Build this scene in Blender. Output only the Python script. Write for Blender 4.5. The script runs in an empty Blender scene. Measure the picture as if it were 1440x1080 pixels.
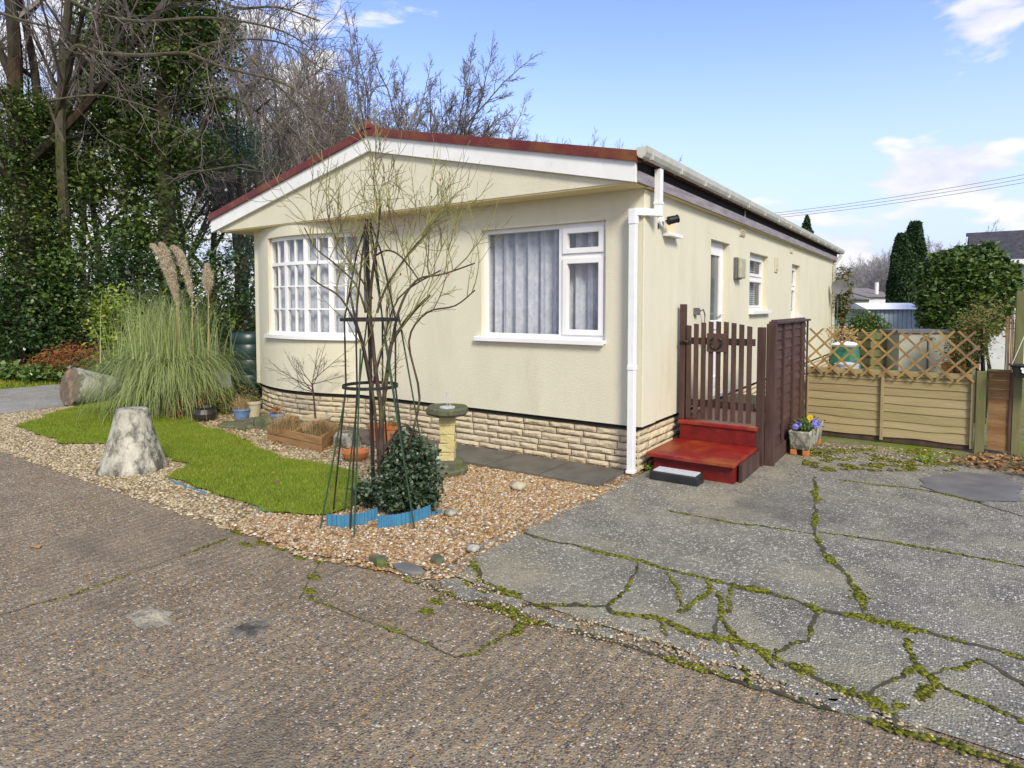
import bpy, bmesh, math, random
import numpy as np
from mathutils import Vector, noise, Matrix
R=math.radians
sc=bpy.context.scene; C=sc.collection
# ------------------------------------------------------------------ camera / light
F=887.0; CX,CY,H=2.38,-5.58,1.6; YAW=R(34.7); PIT=R(2.8); PY=540-0.046*1440
cd=bpy.data.cameras.new('camera'); co=bpy.data.objects.new('camera',cd); C.objects.link(co); sc.camera=co
co.location=(CX,CY,H); co.rotation_euler=(R(90)-PIT,0,YAW)
cd.sensor_width=36; cd.lens=F/1440*36; cd.shift_y=-0.046; cd.clip_end=2000; cd.clip_start=.05
sc.render.resolution_x=1024; sc.render.resolution_y=768
sc.view_settings.view_transform='Standard'; sc.view_settings.look='None'; sc.view_settings.exposure=0.35; sc.view_settings.gamma=1
SUN_EL=R(38); SUN_AZ=math.atan2(.78,-.62)      # azimuth clockwise from +Y
w=bpy.data.worlds.new('World'); sc.world=w; w.use_nodes=True
nt=w.node_tree; nt.nodes.clear()
def N(nt,t,**k):
    n=nt.nodes.new(t)
    for a,b in k.items(): setattr(n,a,b)
    return n
def math_(nt,op,a,b=None,c=None,clamp=False):
    n=N(nt,'ShaderNodeMath',operation=op,use_clamp=clamp)
    for i,v in enumerate((a,b,c)):
        if v is None: continue
        if hasattr(v,'links'): nt.links.new(v,n.inputs[i])
        else: n.inputs[i].default_value=v
    return n.outputs[0]
def sky_world():
    L=nt.links.new
    sky=N(nt,'ShaderNodeTexSky',sky_type='NISHITA'); sky.sun_disc=False; sky.sun_elevation=SUN_EL; sky.sun_rotation=SUN_AZ
    sky.air_density=1.0; sky.dust_density=.6; sky.ozone_density=3.0
    tc=N(nt,'ShaderNodeTexCoord')
    sep=N(nt,'ShaderNodeSeparateXYZ'); L(tc.outputs['Generated'],sep.inputs[0])
    z=sep.outputs[2]
    # cloud banks: noise over the direction, flattened towards the horizon
    mp=N(nt,'ShaderNodeMapping'); mp.inputs['Scale'].default_value=(1,1,2.3); mp.inputs['Location'].default_value=(.35,.1,.02); L(tc.outputs['Generated'],mp.inputs[0])
    n1=N(nt,'ShaderNodeTexNoise'); n1.inputs['Scale'].default_value=11; n1.inputs['Detail'].default_value=9; n1.inputs['Roughness'].default_value=.52; n1.inputs['Distortion'].default_value=.25; L(mp.outputs[0],n1.inputs['Vector'])
    cloud=None
    def bank(d,rad,amp,zs=1.0):
        # soft region round a direction
        v=N(nt,'ShaderNodeVectorMath',operation='SUBTRACT'); L(tc.outputs['Generated'],v.inputs[0]); v.inputs[1].default_value=d
        m=N(nt,'ShaderNodeVectorMath',operation='MULTIPLY'); L(v.outputs[0],m.inputs[0]); m.inputs[1].default_value=(1,1,zs)
        l=N(nt,'ShaderNodeVectorMath',operation='LENGTH'); L(m.outputs[0],l.inputs[0])
        r=N(nt,'ShaderNodeMapRange',interpolation_type='SMOOTHSTEP'); L(l.outputs['Value'],r.inputs[0]); r.inputs[1].default_value=0; r.inputs[2].default_value=rad; r.inputs[3].default_value=amp; r.inputs[4].default_value=0
        return r.outputs[0]
    def pdir(px,py):
        u=(px-720)/F; v=-(py-PY)/F; f=math.cos(PIT)+v*math.sin(PIT); zz=v*math.cos(PIT)-math.sin(PIT)
        return Vector((u*math.cos(YAW)-f*math.sin(YAW),u*math.sin(YAW)+f*math.cos(YAW),zz)).normalized()
    acc=0.0
    for d,rad,amp,zs in ((pdir(1325,245),.16,.44,1.9),(pdir(1120,300),.16,.22,2.2),(pdir(1385,10),.12,.34,1.2),(pdir(1280,330),.42,.24,3.2),(pdir(150,260),.62,.40,1.0),(Vector((.6,-.75,.35)).normalized(),1.6,.6,1.0),(Vector((.1,-.2,1)).normalized(),.95,.5,1.0)):  # last two banks lie out of view, added to make the light less blue
        acc=math_(nt,'MAXIMUM',bank(d,rad,amp,zs),acc)
    low=N(nt,'ShaderNodeMapRange'); L(z,low.inputs[0]); low.inputs[1].default_value=.0; low.inputs[2].default_value=.16; low.inputs[3].default_value=.08; low.inputs[4].default_value=0
    t=math_(nt,'ADD',n1.outputs[0],acc); t=math_(nt,'ADD',t,low.outputs[0])
    mr=N(nt,'ShaderNodeMapRange',interpolation_type='SMOOTHSTEP'); L(t,mr.inputs[0]); mr.inputs[1].default_value=.68; mr.inputs[2].default_value=.83
    n2=N(nt,'ShaderNodeTexNoise'); n2.inputs['Scale'].default_value=11; n2.inputs['Detail'].default_value=5; L(mp.outputs[0],n2.inputs['Vector'])
    cr=N(nt,'ShaderNodeMapRange'); L(n2.outputs[0],cr.inputs[0]); cr.inputs[1].default_value=.35; cr.inputs[2].default_value=.62
    cc=N(nt,'ShaderNodeMix',data_type='RGBA'); L(cr.outputs[0],cc.inputs[0]); cc.inputs[6].default_value=(5.7,6.0,7.4,1); cc.inputs[7].default_value=(8.0,8.0,8.4,1)
    hs=N(nt,'ShaderNodeHueSaturation'); hs.inputs['Hue'].default_value=.519; hs.inputs['Saturation'].default_value=SKYSAT; hs.inputs['Value'].default_value=SKYVAL; L(sky.outputs[0],hs.inputs['Color'])
    mx=N(nt,'ShaderNodeMix',data_type='RGBA'); L(mr.outputs[0],mx.inputs[0]); hz=N(nt,'ShaderNodeMapRange',interpolation_type='SMOOTHSTEP'); L(z,hz.inputs[0]); hz.inputs[1].default_value=0; hz.inputs[2].default_value=.42; hz.inputs[3].default_value=1.0; hz.inputs[4].default_value=0; hm=N(nt,'ShaderNodeMix',data_type='RGBA'); L(hz.outputs[0],hm.inputs[0]); L(hs.outputs[0],hm.inputs[6]); hm.inputs[7].default_value=(5.5,6.3,8.4,1); L(hm.outputs[2],mx.inputs[6]); L(cc.outputs[2],mx.inputs[7])
    bg=N(nt,'ShaderNodeBackground'); bg.inputs[1].default_value=.10; L(mx.outputs[2],bg.inputs[0])
    o=N(nt,'ShaderNodeOutputWorld'); L(bg.outputs[0],o.inputs[0])
SKYSAT=1.06; SKYVAL=2.45
sky_world()
sl=bpy.data.lights.new('sun','SUN'); sl.energy=3.1; sl.angle=R(16); sl.color=(1,.92,.78)
so=bpy.data.objects.new('sun',sl); C.objects.link(so)
sd=Vector((math.sin(SUN_AZ)*math.cos(SUN_EL),math.cos(SUN_AZ)*math.cos(SUN_EL),math.sin(SUN_EL)))
so.rotation_euler=sd.to_track_quat('Z','Y').to_euler(); so.location=(0,-20,20)

# ------------------------------------------------------------------ positions measured off the photo
def ray(px,py):
    u=(px-720)/F; v=-(py-PY)/F; f=math.cos(PIT)+v*math.sin(PIT); z=v*math.cos(PIT)-math.sin(PIT)
    return Vector((u*math.cos(YAW)-f*math.sin(YAW),u*math.sin(YAW)+f*math.cos(YAW),z))
def G(px,py,z=0.):
    r=ray(px,py); t=(z-H)/r.z; return (CX+t*r.x,CY+t*r.y)
def D(px,depth,py=431):
    r=ray(px,py); f=-r.x*math.sin(YAW)+r.y*math.cos(YAW); t=depth/f
    return Vector((CX+t*r.x,CY+t*r.y,H+t*r.z))
def DG(px,depth): p=D(px,depth); return (p.x,p.y)

# ------------------------------------------------------------------ materials
def mat(name,c1,c2=None,sc_=5,rough=.7,bump=0,bsc=60,metal=0,spec=.3,island=None,c3=None,sc3=1.3,t3=(.5,.65),detail=6,stretch=(1,1,1),trans=0):
    m=bpy.data.materials.new(name); m.use_nodes=True; t=m.node_tree; L=t.links.new
    b=t.nodes['Principled BSDF']; b.inputs['Roughness'].default_value=rough; b.inputs['Metallic'].default_value=metal; b.inputs['Specular IOR Level'].default_value=spec
    g=N(t,'ShaderNodeNewGeometry'); mp=N(t,'ShaderNodeMapping'); mp.inputs['Scale'].default_value=stretch; L(g.outputs['Position'],mp.inputs[0])
    col=None
    c1=(*c1,1)
    if c2 is not None:
        n=N(t,'ShaderNodeTexNoise'); n.inputs['Scale'].default_value=sc_; n.inputs['Detail'].default_value=detail; n.inputs['Roughness'].default_value=.62; L(mp.outputs[0],n.inputs['Vector'])
        r=N(t,'ShaderNodeMapRange'); L(n.outputs[0],r.inputs[0]); r.inputs[1].default_value=.32; r.inputs[2].default_value=.68
        mx=N(t,'ShaderNodeMix',data_type='RGBA'); L(r.outputs[0],mx.inputs[0]); mx.inputs[6].default_value=c1; mx.inputs[7].default_value=(*c2,1); col=mx.outputs[2]
    if c3 is not None:
        n=N(t,'ShaderNodeTexNoise'); n.inputs['Scale'].default_value=sc3; n.inputs['Detail'].default_value=8; n.inputs['Roughness'].default_value=.7; L(mp.outputs[0],n.inputs['Vector'])
        r=N(t,'ShaderNodeMapRange'); L(n.outputs[0],r.inputs[0]); r.inputs[1].default_value=t3[0]; r.inputs[2].default_value=t3[1]
        mx=N(t,'ShaderNodeMix',data_type='RGBA'); L(r.outputs[0],mx.inputs[0])
        if col: L(col,mx.inputs[6])
        else: mx.inputs[6].default_value=c1
        mx.inputs[7].default_value=(*c3,1); col=mx.outputs[2]
    if island:   # colour chosen per leaf / blade / stone
        cr=N(t,'ShaderNodeValToRGB'); cr.color_ramp.interpolation='LINEAR'
        el=cr.color_ramp.elements
        while len(el)<len(island): el.new(.5)
        for i,cx in enumerate(island): el[i].position=i/max(1,len(island)-1); el[i].color=(*cx,1)
        L(g.outputs['Random Per Island'],cr.inputs[0])
        if col:
            mx=N(t,'ShaderNodeMix',data_type='RGBA'); mx.inputs[0].default_value=.6; L(col,mx.inputs[6]); L(cr.outputs[0],mx.inputs[7]); col=mx.outputs[2]
        else: col=cr.outputs[0]
    if col: L(col,b.inputs['Base Color'])
    else: b.inputs['Base Color'].default_value=c1
    if bump:
        n=N(t,'ShaderNodeTexNoise'); n.inputs['Scale'].default_value=bsc; n.inputs['Detail'].default_value=5; L(mp.outputs[0],n.inputs['Vector'])
        bp=N(t,'ShaderNodeBump'); bp.inputs['Strength'].default_value=bump; bp.inputs['Distance'].default_value=.02; L(n.outputs[0],bp.inputs['Height']); L(bp.outputs[0],b.inputs['Normal'])
    if trans:
        tr=N(t,'ShaderNodeBsdfTranslucent'); ms=N(t,'ShaderNodeMixShader'); ms.inputs[0].default_value=trans
        if col: L(col,tr.inputs[0])
        else: tr.inputs[0].default_value=c1
        L(b.outputs[0],ms.inputs[1]); L(tr.outputs[0],ms.inputs[2]); L(ms.outputs[0],t.nodes['Material Output'].inputs[0])
    return m
def aggregate(name,matrix1,matrix2,ramp,scale,blotch=None,bl=(.55,.7),blsc=1.2,ridges=False,rough=.75,cut=.45,bumpd=.006,dark=None):
    """concrete with the stones showing: two sizes of voronoi stones in a mortar"""
    m=bpy.data.materials.new(name); m.use_nodes=True; t=m.node_tree; L=t.links.new; b=t.nodes['Principled BSDF']
    b.inputs['Roughness'].default_value=rough; b.inputs['Specular IOR Level'].default_value=.35
    g=N(t,'ShaderNodeNewGeometry')
    wn=N(t,'ShaderNodeTexNoise'); wn.inputs['Scale'].default_value=scale*.8; wn.inputs['Detail'].default_value=2; L(g.outputs['Position'],wn.inputs['Vector'])
    wa=N(t,'ShaderNodeVectorMath',operation='MULTIPLY_ADD'); L(wn.outputs['Color'],wa.inputs[0]); wa.inputs[1].default_value=(.9/scale,.9/scale,0); L(g.outputs['Position'],wa.inputs[2])
    v=N(t,'ShaderNodeTexVoronoi'); v.inputs['Scale'].default_value=scale; L(wa.outputs[0],v.inputs['Vector'])
    sp=N(t,'ShaderNodeSeparateColor'); L(v.outputs['Color'],sp.inputs[0])
    cr=N(t,'ShaderNodeValToRGB'); cr.color_ramp.interpolation='CONSTANT'; el=cr.color_ramp.elements
    while len(el)<len(ramp): el.new(.5)
    for i,(p,cx) in enumerate(ramp): el[i].position=p; el[i].color=(*cx,1)
    L(sp.outputs[0],cr.inputs[0])
    n=N(t,'ShaderNodeTexNoise'); n.inputs['Scale'].default_value=2.2; n.inputs['Detail'].default_value=9; n.inputs['Roughness'].default_value=.7; L(g.outputs['Position'],n.inputs['Vector'])
    r=N(t,'ShaderNodeMapRange'); L(n.outputs[0],r.inputs[0]); r.inputs[1].default_value=.35; r.inputs[2].default_value=.65
    mo=N(t,'ShaderNodeMix',data_type='RGBA'); L(r.outputs[0],mo.inputs[0]); mo.inputs[6].default_value=(*matrix1,1); mo.inputs[7].default_value=(*matrix2,1)
    # stone mask: cell centre, and only a share of the cells show
    c_=math_(t,'LESS_THAN',v.outputs['Distance'],math_(t,'MULTIPLY_ADD',sp.outputs[1],cut*1.0,cut*.32))
    s_=N(t,'ShaderNodeMix',data_type='RGBA'); L(c_,s_.inputs[0]); L(mo.outputs[2],s_.inputs[6]); L(cr.outputs[0],s_.inputs[7])
    n3=N(t,'ShaderNodeTexNoise'); n3.inputs['Scale'].default_value=.9; n3.inputs['Detail'].default_value=7; n3.inputs['Roughness'].default_value=.65; L(g.outputs['Position'],n3.inputs['Vector'])
    k=N(t,'ShaderNodeMapRange'); L(n3.outputs[0],k.inputs[0]); k.inputs[1].default_value=.3; k.inputs[2].default_value=.7; k.inputs[3].default_value=.7; k.inputs[4].default_value=1
    m2=N(t,'ShaderNodeMix',data_type='RGBA'); L(k.outputs[0],m2.inputs[0]); L(mo.outputs[2],m2.inputs[6]); L(s_.outputs[2],m2.inputs[7]); col=m2.outputs[2]
    for bc,br,bs in ((blotch,bl,blsc),(dark,(.56,.7),.7)):
        if bc is None: continue
        nb=N(t,'ShaderNodeTexNoise'); nb.inputs['Scale'].default_value=bs; nb.inputs['Detail'].default_value=10; nb.inputs['Roughness'].default_value=.68; nb.inputs['Distortion'].default_value=.4
        mpp=N(t,'ShaderNodeMapping'); mpp.inputs['Location'].default_value=(bs*3,5,1); L(g.outputs['Position'],mpp.inputs[0]); L(mpp.outputs[0],nb.inputs['Vector'])
        rb=N(t,'ShaderNodeMapRange'); L(nb.outputs[0],rb.inputs[0]); rb.inputs[1].default_value=br[0]; rb.inputs[2].default_value=br[1]; rb.inputs[4].default_value=.75
        mb=N(t,'ShaderNodeMix',data_type='RGBA'); L(rb.outputs[0],mb.inputs[0]); L(col,mb.inputs[6]); mb.inputs[7].default_value=(*bc,1); col=mb.outputs[2]
    L(col,b.inputs['Base Color'])
    hgt=math_(t,'MULTIPLY',math_(t,'SUBTRACT',cut+.15,v.outputs['Distance'],clamp=True),1.6)
    nf=N(t,'ShaderNodeTexNoise'); nf.inputs['Scale'].default_value=14; nf.inputs['Detail'].default_value=8; L(g.outputs['Position'],nf.inputs['Vector'])
    hgt=math_(t,'ADD',hgt,math_(t,'MULTIPLY',nf.outputs[0],2.0))
    if ridges:
        wv=N(t,'ShaderNodeTexWave',wave_type='BANDS',bands_direction='X'); wv.inputs['Scale'].default_value=4.2; wv.inputs['Distortion'].default_value=2.2; wv.inputs['Detail'].default_value=3; wv.inputs['Detail Scale'].default_value=.6
        mp2=N(t,'ShaderNodeMapping'); mp2.inputs['Rotation'].default_value=(0,0,R(-6)); mp2.inputs['Scale'].default_value=(1,.35,1); L(g.outputs['Position'],mp2.inputs[0]); L(mp2.outputs[0],wv.inputs['Vector'])
        hgt=math_(t,'ADD',hgt,math_(t,'MULTIPLY',wv.outputs['Fac'],.9))
    bp=N(t,'ShaderNodeBump'); bp.inputs['Strength'].default_value=.9; bp.inputs['Distance'].default_value=bumpd; L(hgt,bp.inputs['Height']); L(bp.outputs[0],b.inputs['Normal'])
    return m
def glass_mat(tint=.93):
    m=bpy.data.materials.new('window_glass'); m.use_nodes=True; t=m.node_tree; L=t.links.new; t.nodes.remove(t.nodes['Principled BSDF'])
    gl=N(t,'ShaderNodeBsdfGlossy'); gl.inputs['Roughness'].default_value=.03
    tr=N(t,'ShaderNodeBsdfTransparent'); tr.inputs[0].default_value=(tint,tint*1.01,tint*1.02,1)
    fr=N(t,'ShaderNodeFresnel'); fr.inputs[0].default_value=1.6
    g=N(t,'ShaderNodeNewGeometry'); k=math_(t,'MULTIPLY',fr.outputs[0],math_(t,'SUBTRACT',1.0,g.outputs['Backfacing'])); ms=N(t,'ShaderNodeMixShader'); L(k,ms.inputs[0]); L(tr.outputs[0],ms.inputs[1]); L(gl.outputs[0],ms.inputs[2]); L(ms.outputs[0],t.nodes['Material Output'].inputs[0])
    return m
M={}
M['wall']=mat('cream_render',(.66,.63,.48),(.71,.68,.53),sc_=2.5,rough=.9,bump=.35,bsc=150,spec=.15,c3=(.59,.555,.41),sc3=2.2,t3=(.54,.8),stretch=(1,1,.4))
M['soffit']=mat('cream_soffit',(.68,.57,.31),(.74,.64,.38),sc_=2,rough=.85,bump=.1,spec=.15,c3=(.45,.36,.18),sc3=5,t3=(.66,.8))
M['white']=mat('white_upvc',(.80,.80,.80),(.86,.86,.86),sc_=3,rough=.35,spec=.5)
M['whitewood']=mat('white_board',(.74,.76,.73),(.84,.85,.83),sc_=4,rough=.55,c3=(.50,.54,.44),sc3=9,t3=(.62,.8),bump=.06,bsc=40)
M['pipe']=mat('white_pipe',(.74,.76,.78),(.84,.85,.86),sc_=5,rough=.4,c3=(.45,.47,.44),sc3=12,t3=(.64,.8))
M['gutter']=mat('grey_white_gutter',(.46,.46,.40),(.60,.60,.54),sc_=6,rough=.5,c3=(.3,.31,.25),sc3=9,t3=(.6,.8))
M['fascia']=mat('grey_fascia',(.20,.18,.20),(.34,.31,.33),sc_=3,rough=.8,stretch=(1,1,8),bump=.1)
M['void']=mat('gap_shade',(.012,.012,.012),rough=.9)  # near-black that puts the shade of open gaps into the colour
M['redtrim']=mat('red_roof_trim',(.11,.020,.018),(.17,.035,.025),sc_=3,rough=.45,c3=(.20,.085,.02),sc3=2.2,t3=(.48,.7))
M['roof']=mat('red_brown_roof',(.12,.04,.03),(.2,.07,.05),sc_=6,rough=.8,bump=.3,bsc=50)
M['terra']=mat('terracotta',(.42,.14,.05),(.55,.22,.08),sc_=9,rough=.8,c3=(.25,.22,.15),sc3=5,t3=(.6,.8))
M['stone']=mat('buff_stone',(.50,.42,.28),(.62,.54,.38),sc_=9,rough=.9,bump=.5,bsc=45,spec=.15,island=[(.46,.38,.25),(.58,.49,.34),(.52,.45,.31),(.62,.53,.37)],c3=(.30,.26,.14),sc3=3,t3=(.55,.8))
M['mortar']=mat('dark_mortar',(.22,.18,.11),(.32,.26,.17),rough=.95)
M['glass']=glass_mat()
M['net']=mat('net_curtain',(.62,.64,.70),(.85,.87,.92),sc_=14,rough=.9,spec=.05,trans=.2,stretch=(1,1,.7),c3=(.55,.57,.63),sc3=26,t3=(.5,.7))
M['room']=mat('room_inside',(.12,.12,.13),rough=.9)
M['brown']=mat('brown_stained_wood',(.050,.028,.024),(.10,.058,.048),sc_=8,rough=.6,bump=.25,bsc=30,stretch=(1,1,.2),c3=(.10,.11,.05),sc3=2.5,t3=(.62,.8))
M['brownh']=mat('brown_stained_boards',(.052,.026,.024),(.105,.055,.048),sc_=8,rough=.55,bump=.25,bsc=30,stretch=(1,.2,1),c3=(.16,.12,.11),sc3=4,t3=(.62,.75))
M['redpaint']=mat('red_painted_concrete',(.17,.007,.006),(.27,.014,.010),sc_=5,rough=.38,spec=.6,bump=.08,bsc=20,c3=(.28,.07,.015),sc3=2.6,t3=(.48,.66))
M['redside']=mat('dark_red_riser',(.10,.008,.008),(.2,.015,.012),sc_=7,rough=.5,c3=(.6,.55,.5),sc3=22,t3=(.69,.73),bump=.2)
M['blackp']=mat('black_plastic',(.012,.013,.015),(.03,.03,.032),rough=.45)
M['darkiron']=mat('dark_iron',(.02,.02,.022),(.05,.045,.04),sc_=20,rough=.5,metal=.3)
M['cane']=mat('green_coated_cane',(.02,.05,.025),(.045,.09,.04),sc_=12,rough=.5)
M['fence']=mat('yellow_green_fence_boards',(.27,.21,.10),(.40,.325,.18),sc_=7,rough=.8,bump=.3,bsc=30,stretch=(.25,1,2.5),c3=(.17,.19,.035),sc3=2.2,t3=(.50,.72),island=[(.27,.21,.10),(.40,.325,.18),(.34,.27,.14)])
M['post']=mat('green_brown_post',(.12,.12,.05),(.20,.19,.09),sc_=6,rough=.85,bump=.3,bsc=30,stretch=(1,1,.2),c3=(.10,.15,.03),sc3=4,t3=(.5,.7))
M['redboard']=mat('orange_brown_boards',(.20,.10,.04),(.34,.20,.09),sc_=6,rough=.8,bump=.3,stretch=(.3,1,2),c3=(.08,.05,.03),sc3=5,t3=(.55,.75))
M['lath']=mat('golden_lath',(.30,.19,.06),(.42,.28,.09),sc_=8,rough=.75,c3=(.20,.13,.08),sc3=1.6,t3=(.45,.6))
M['planter']=mat('planter_timber',(.24,.13,.05),(.36,.22,.10),sc_=9,rough=.8,bump=.3,bsc=30,stretch=(.3,.3,2),c3=(.08,.06,.03),sc3=5,t3=(.55,.75))
M['bark']=mat('grey_brown_bark',(.06,.05,.036),(.13,.115,.085),sc_=6,rough=.95,bump=.6,bsc=20,stretch=(1,1,.3),c3=(.09,.11,.03),sc3=2,t3=(.5,.7))
M['barkdark']=mat('dark_bark',(.018,.014,.011),(.05,.042,.028),sc_=6,rough=.95,bump=.5,bsc=20,stretch=(1,1,.3),c3=(.11,.065,.03),sc3=1.4,t3=(.55,.7))
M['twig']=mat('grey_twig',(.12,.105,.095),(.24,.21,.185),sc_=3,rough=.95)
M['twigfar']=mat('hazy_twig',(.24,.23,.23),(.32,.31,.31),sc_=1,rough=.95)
M['rose']=mat('rose_stem',(.03,.018,.016),(.075,.05,.038),sc_=7,rough=.7,c3=(.13,.13,.05),sc3=2.6,t3=(.52,.68))
M['rosetip']=mat('green_rose_shoot',(.17,.18,.05),(.26,.25,.09),sc_=7,rough=.7,c3=(.10,.05,.05),sc3=3,t3=(.5,.62))
M['ivy']=mat('ivy_leaf',(.02,.05,.015),rough=.38,spec=.4,island=[(.022,.05,.010),(.05,.10,.016),(.09,.15,.025),(.18,.23,.05),(.04,.08,.02)],trans=.2)
M['darkleaf']=mat('holly_leaf',(.02,.05,.015),rough=.32,spec=.5,island=[(.016,.038,.012),(.028,.062,.018),(.045,.09,.025),(.09,.14,.045)],trans=.15)
M['conifer']=mat('conifer_spray',(.02,.05,.02),rough=.6,island=[(.02,.045,.018),(.035,.075,.025),(.055,.11,.04)],trans=.1)
M['bluepine']=mat('blue_green_needles',(.04,.09,.06),rough=.6,island=[(.03,.07,.05),(.06,.12,.08),(.09,.15,.1)],trans=.1)
M['camellia']=mat('camellia_leaf',(.03,.08,.02),rough=.3,spec=.5,island=[(.03,.07,.012),(.06,.12,.02),(.11,.18,.04),(.20,.26,.09)],trans=.15)
M['limeleaf']=mat('lime_leaf',(.2,.3,.03),rough=.5,island=[(.12,.2,.02),(.25,.34,.03),(.36,.42,.06)],trans=.3)
M['oliveleaf']=mat('olive_leaf',(.1,.15,.03),rough=.6,island=[(.06,.09,.02),(.12,.16,.04),(.2,.2,.05),(.25,.13,.05)],trans=.2)
M['redleaf']=mat('red_brown_stem',(.2,.06,.02),rough=.8,island=[(.12,.03,.015),(.26,.08,.02),(.32,.15,.05),(.1,.08,.03)],trans=.1)
M['litter']=mat('fallen_leaf',(.2,.1,.04),rough=.85,island=[(.14,.07,.03),(.28,.16,.07),(.36,.22,.10),(.10,.06,.04)])
M['varleaf']=mat('variegated_ivy_leaf',(.02,.05,.02),rough=.35,spec=.5,island=[(.012,.03,.012),(.022,.05,.018),(.045,.085,.035),(.20,.25,.17),(.018,.042,.015)],trans=.1)
M['pampas']=mat('pampas_blade',(.2,.26,.1),rough=.6,island=[(.17,.25,.06),(.30,.38,.12),(.44,.50,.22),(.26,.36,.15),(.55,.54,.30)],trans=.3)
M['plume']=mat('pampas_plume',(.6,.52,.42),rough=.95,island=[(.50,.42,.31),(.66,.58,.44),(.78,.71,.58)],trans=.3)
M['grass']=mat('lawn_blade',(.11,.18,.012),(.33,.36,.05),sc_=3.2,rough=.65,spec=.2,island=[(.11,.18,.012),(.19,.28,.02),(.28,.36,.03),(.42,.44,.08)],trans=.3)
M['lawn']=mat('mossy_lawn',(.10,.16,.015),(.17,.23,.03),sc_=6,rough=.95,bump=.8,bsc=70,spec=.1,c3=(.24,.25,.05),sc3=1.5,t3=(.5,.7))
M['verge']=mat('mossy_verge',(.08,.13,.015),(.15,.2,.02),sc_=5,rough=.95,bump=.6,bsc=40,spec=.1,c3=(.16,.11,.05),sc3=1.2,t3=(.56,.7))
M['drygrass']=mat('dry_grass',(.4,.28,.14),rough=.8,island=[(.30,.19,.08),(.45,.33,.17),(.55,.42,.24)],trans=.2)
M['soil']=mat('woodland_soil',(.06,.045,.025),(.13,.10,.05),sc_=3,rough=1,bump=.8,bsc=20,spec=.05,c3=(.06,.09,.02),sc3=.6,t3=(.5,.65))
M['dirt']=mat('mossy_dirt',(.13,.12,.07),(.24,.22,.15),sc_=4,rough=1,bump=.8,bsc=30,spec=.05,c3=(.13,.18,.02),sc3=1.6,t3=(.46,.6))
M['moss']=mat('moss',(.10,.11,.015),(.24,.25,.03),sc_=25,rough=1,bump=.9,bsc=120,spec=.05,c3=(.075,.068,.045),sc3=13,t3=(.44,.56))
M['mosst']=mat('moss_tuft',(.1,.11,.02),rough=1,spec=.05,island=[(.035,.032,.015),(.08,.085,.012),(.15,.16,.018),(.22,.22,.03),(.06,.065,.015)])
M['crack']=mat('crack_dirt',(.035,.033,.022),(.09,.085,.05),sc_=15,rough=1)
M['road']=aggregate('exposed_aggregate_road',(.165,.132,.088),(.275,.225,.150),[(0,(.10,.08,.06)),(.24,(.26,.19,.11)),(.42,(.08,.075,.07)),(.56,(.34,.24,.12)),(.68,(.50,.28,.08)),(.78,(.36,.30,.22)),(.89,(.62,.56,.45))],92,ridges=True,cut=.56,blotch=(.26,.21,.14),bl=(.54,.74),blsc=.8,dark=(.13,.108,.078),rough=.75)
M['drive']=aggregate('weathered_concrete_drive',(.115,.110,.088),(.26,.245,.19),[(0,(.14,.135,.115)),(.35,(.26,.24,.19)),(.62,(.42,.38,.30)),(.82,(.66,.63,.54))],88,blotch=(.33,.295,.19),bl=(.50,.68),blsc=1.5,dark=(.085,.083,.073),rough=.75,cut=.54)
M['lane']=aggregate('grey_lane_surface',(.21,.20,.17),(.33,.32,.28),[(0,(.2,.2,.18)),(.5,(.3,.29,.26)),(.85,(.45,.43,.38))],40,rough=.9)
M['smooth']=mat('smooth_grey_patch',(.115,.113,.105),(.18,.175,.16),sc_=4,rough=.5,spec=.4,bump=.1,c3=(.28,.27,.22),sc3=5,t3=(.66,.8))
M['gravelbed']=aggregate('gravel_bed',(.16,.10,.05),(.24,.16,.08),[(0,(.34,.20,.08)),(.3,(.5,.33,.15)),(.55,(.22,.15,.10)),(.7,(.6,.5,.35)),(.87,(.75,.7,.6))],48,rough=.8,cut=.6,bumpd=.02)
M['pebble']=mat('flint_pebble',(.5,.3,.1),rough=.5,spec=.4,island=[(.11,.065,.03),(.34,.17,.06),(.44,.28,.11),(.17,.12,.09),(.42,.31,.16),(.54,.44,.28),(.24,.15,.07),(.78,.74,.66)])
M['pebblepale']=mat('pale_flint_pebble',(.5,.4,.25),rough=.6,island=[(.14,.11,.07),(.36,.28,.14),(.46,.36,.19),(.22,.18,.13),(.46,.38,.23),(.60,.54,.41),(.22,.16,.09)])
M['lichenstone']=mat('lichen_concrete',(.30,.29,.24),(.56,.54,.46),sc_=7,rough=.95,bump=.7,bsc=40,spec=.1,c3=(.11,.11,.09),sc3=6,t3=(.46,.58),stretch=(1,1,.6))
M['mossstone']=mat('mossy_dark_stone',(.07,.075,.045),(.16,.16,.11),sc_=12,rough=.95,bump=.8,bsc=40,c3=(.10,.13,.03),sc3=7,t3=(.48,.62))
M['brownend']=mat('rusty_concrete_end',(.10,.075,.06),(.20,.15,.11),sc_=6,rough=.9,bump=.5,c3=(.36,.22,.13),sc3=3,t3=(.55,.7))
M['yellowstone']=mat('yellow_stone',(.44,.38,.17),(.60,.53,.27),sc_=9,rough=.9,bump=.7,bsc=40,c3=(.35,.36,.08),sc3=4,t3=(.55,.7))
M['slab']=mat('dark_paving_slab',(.085,.08,.068),(.15,.14,.115),sc_=4,rough=.6,spec=.4,bump=.15,bsc=40,c3=(.12,.13,.05),sc3=2,t3=(.6,.75))
M['blueedge']=mat('blue_plastic_edging',(.045,.17,.30),(.07,.23,.38),sc_=8,rough=.4,c3=(.12,.17,.2),sc3=8,t3=(.6,.75))
M['bluepot']=mat('blue_glaze',(.10,.19,.36),(.18,.28,.45),sc_=9,rough=.3,c3=(.4,.4,.38),sc3=9,t3=(.6,.7))
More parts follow.
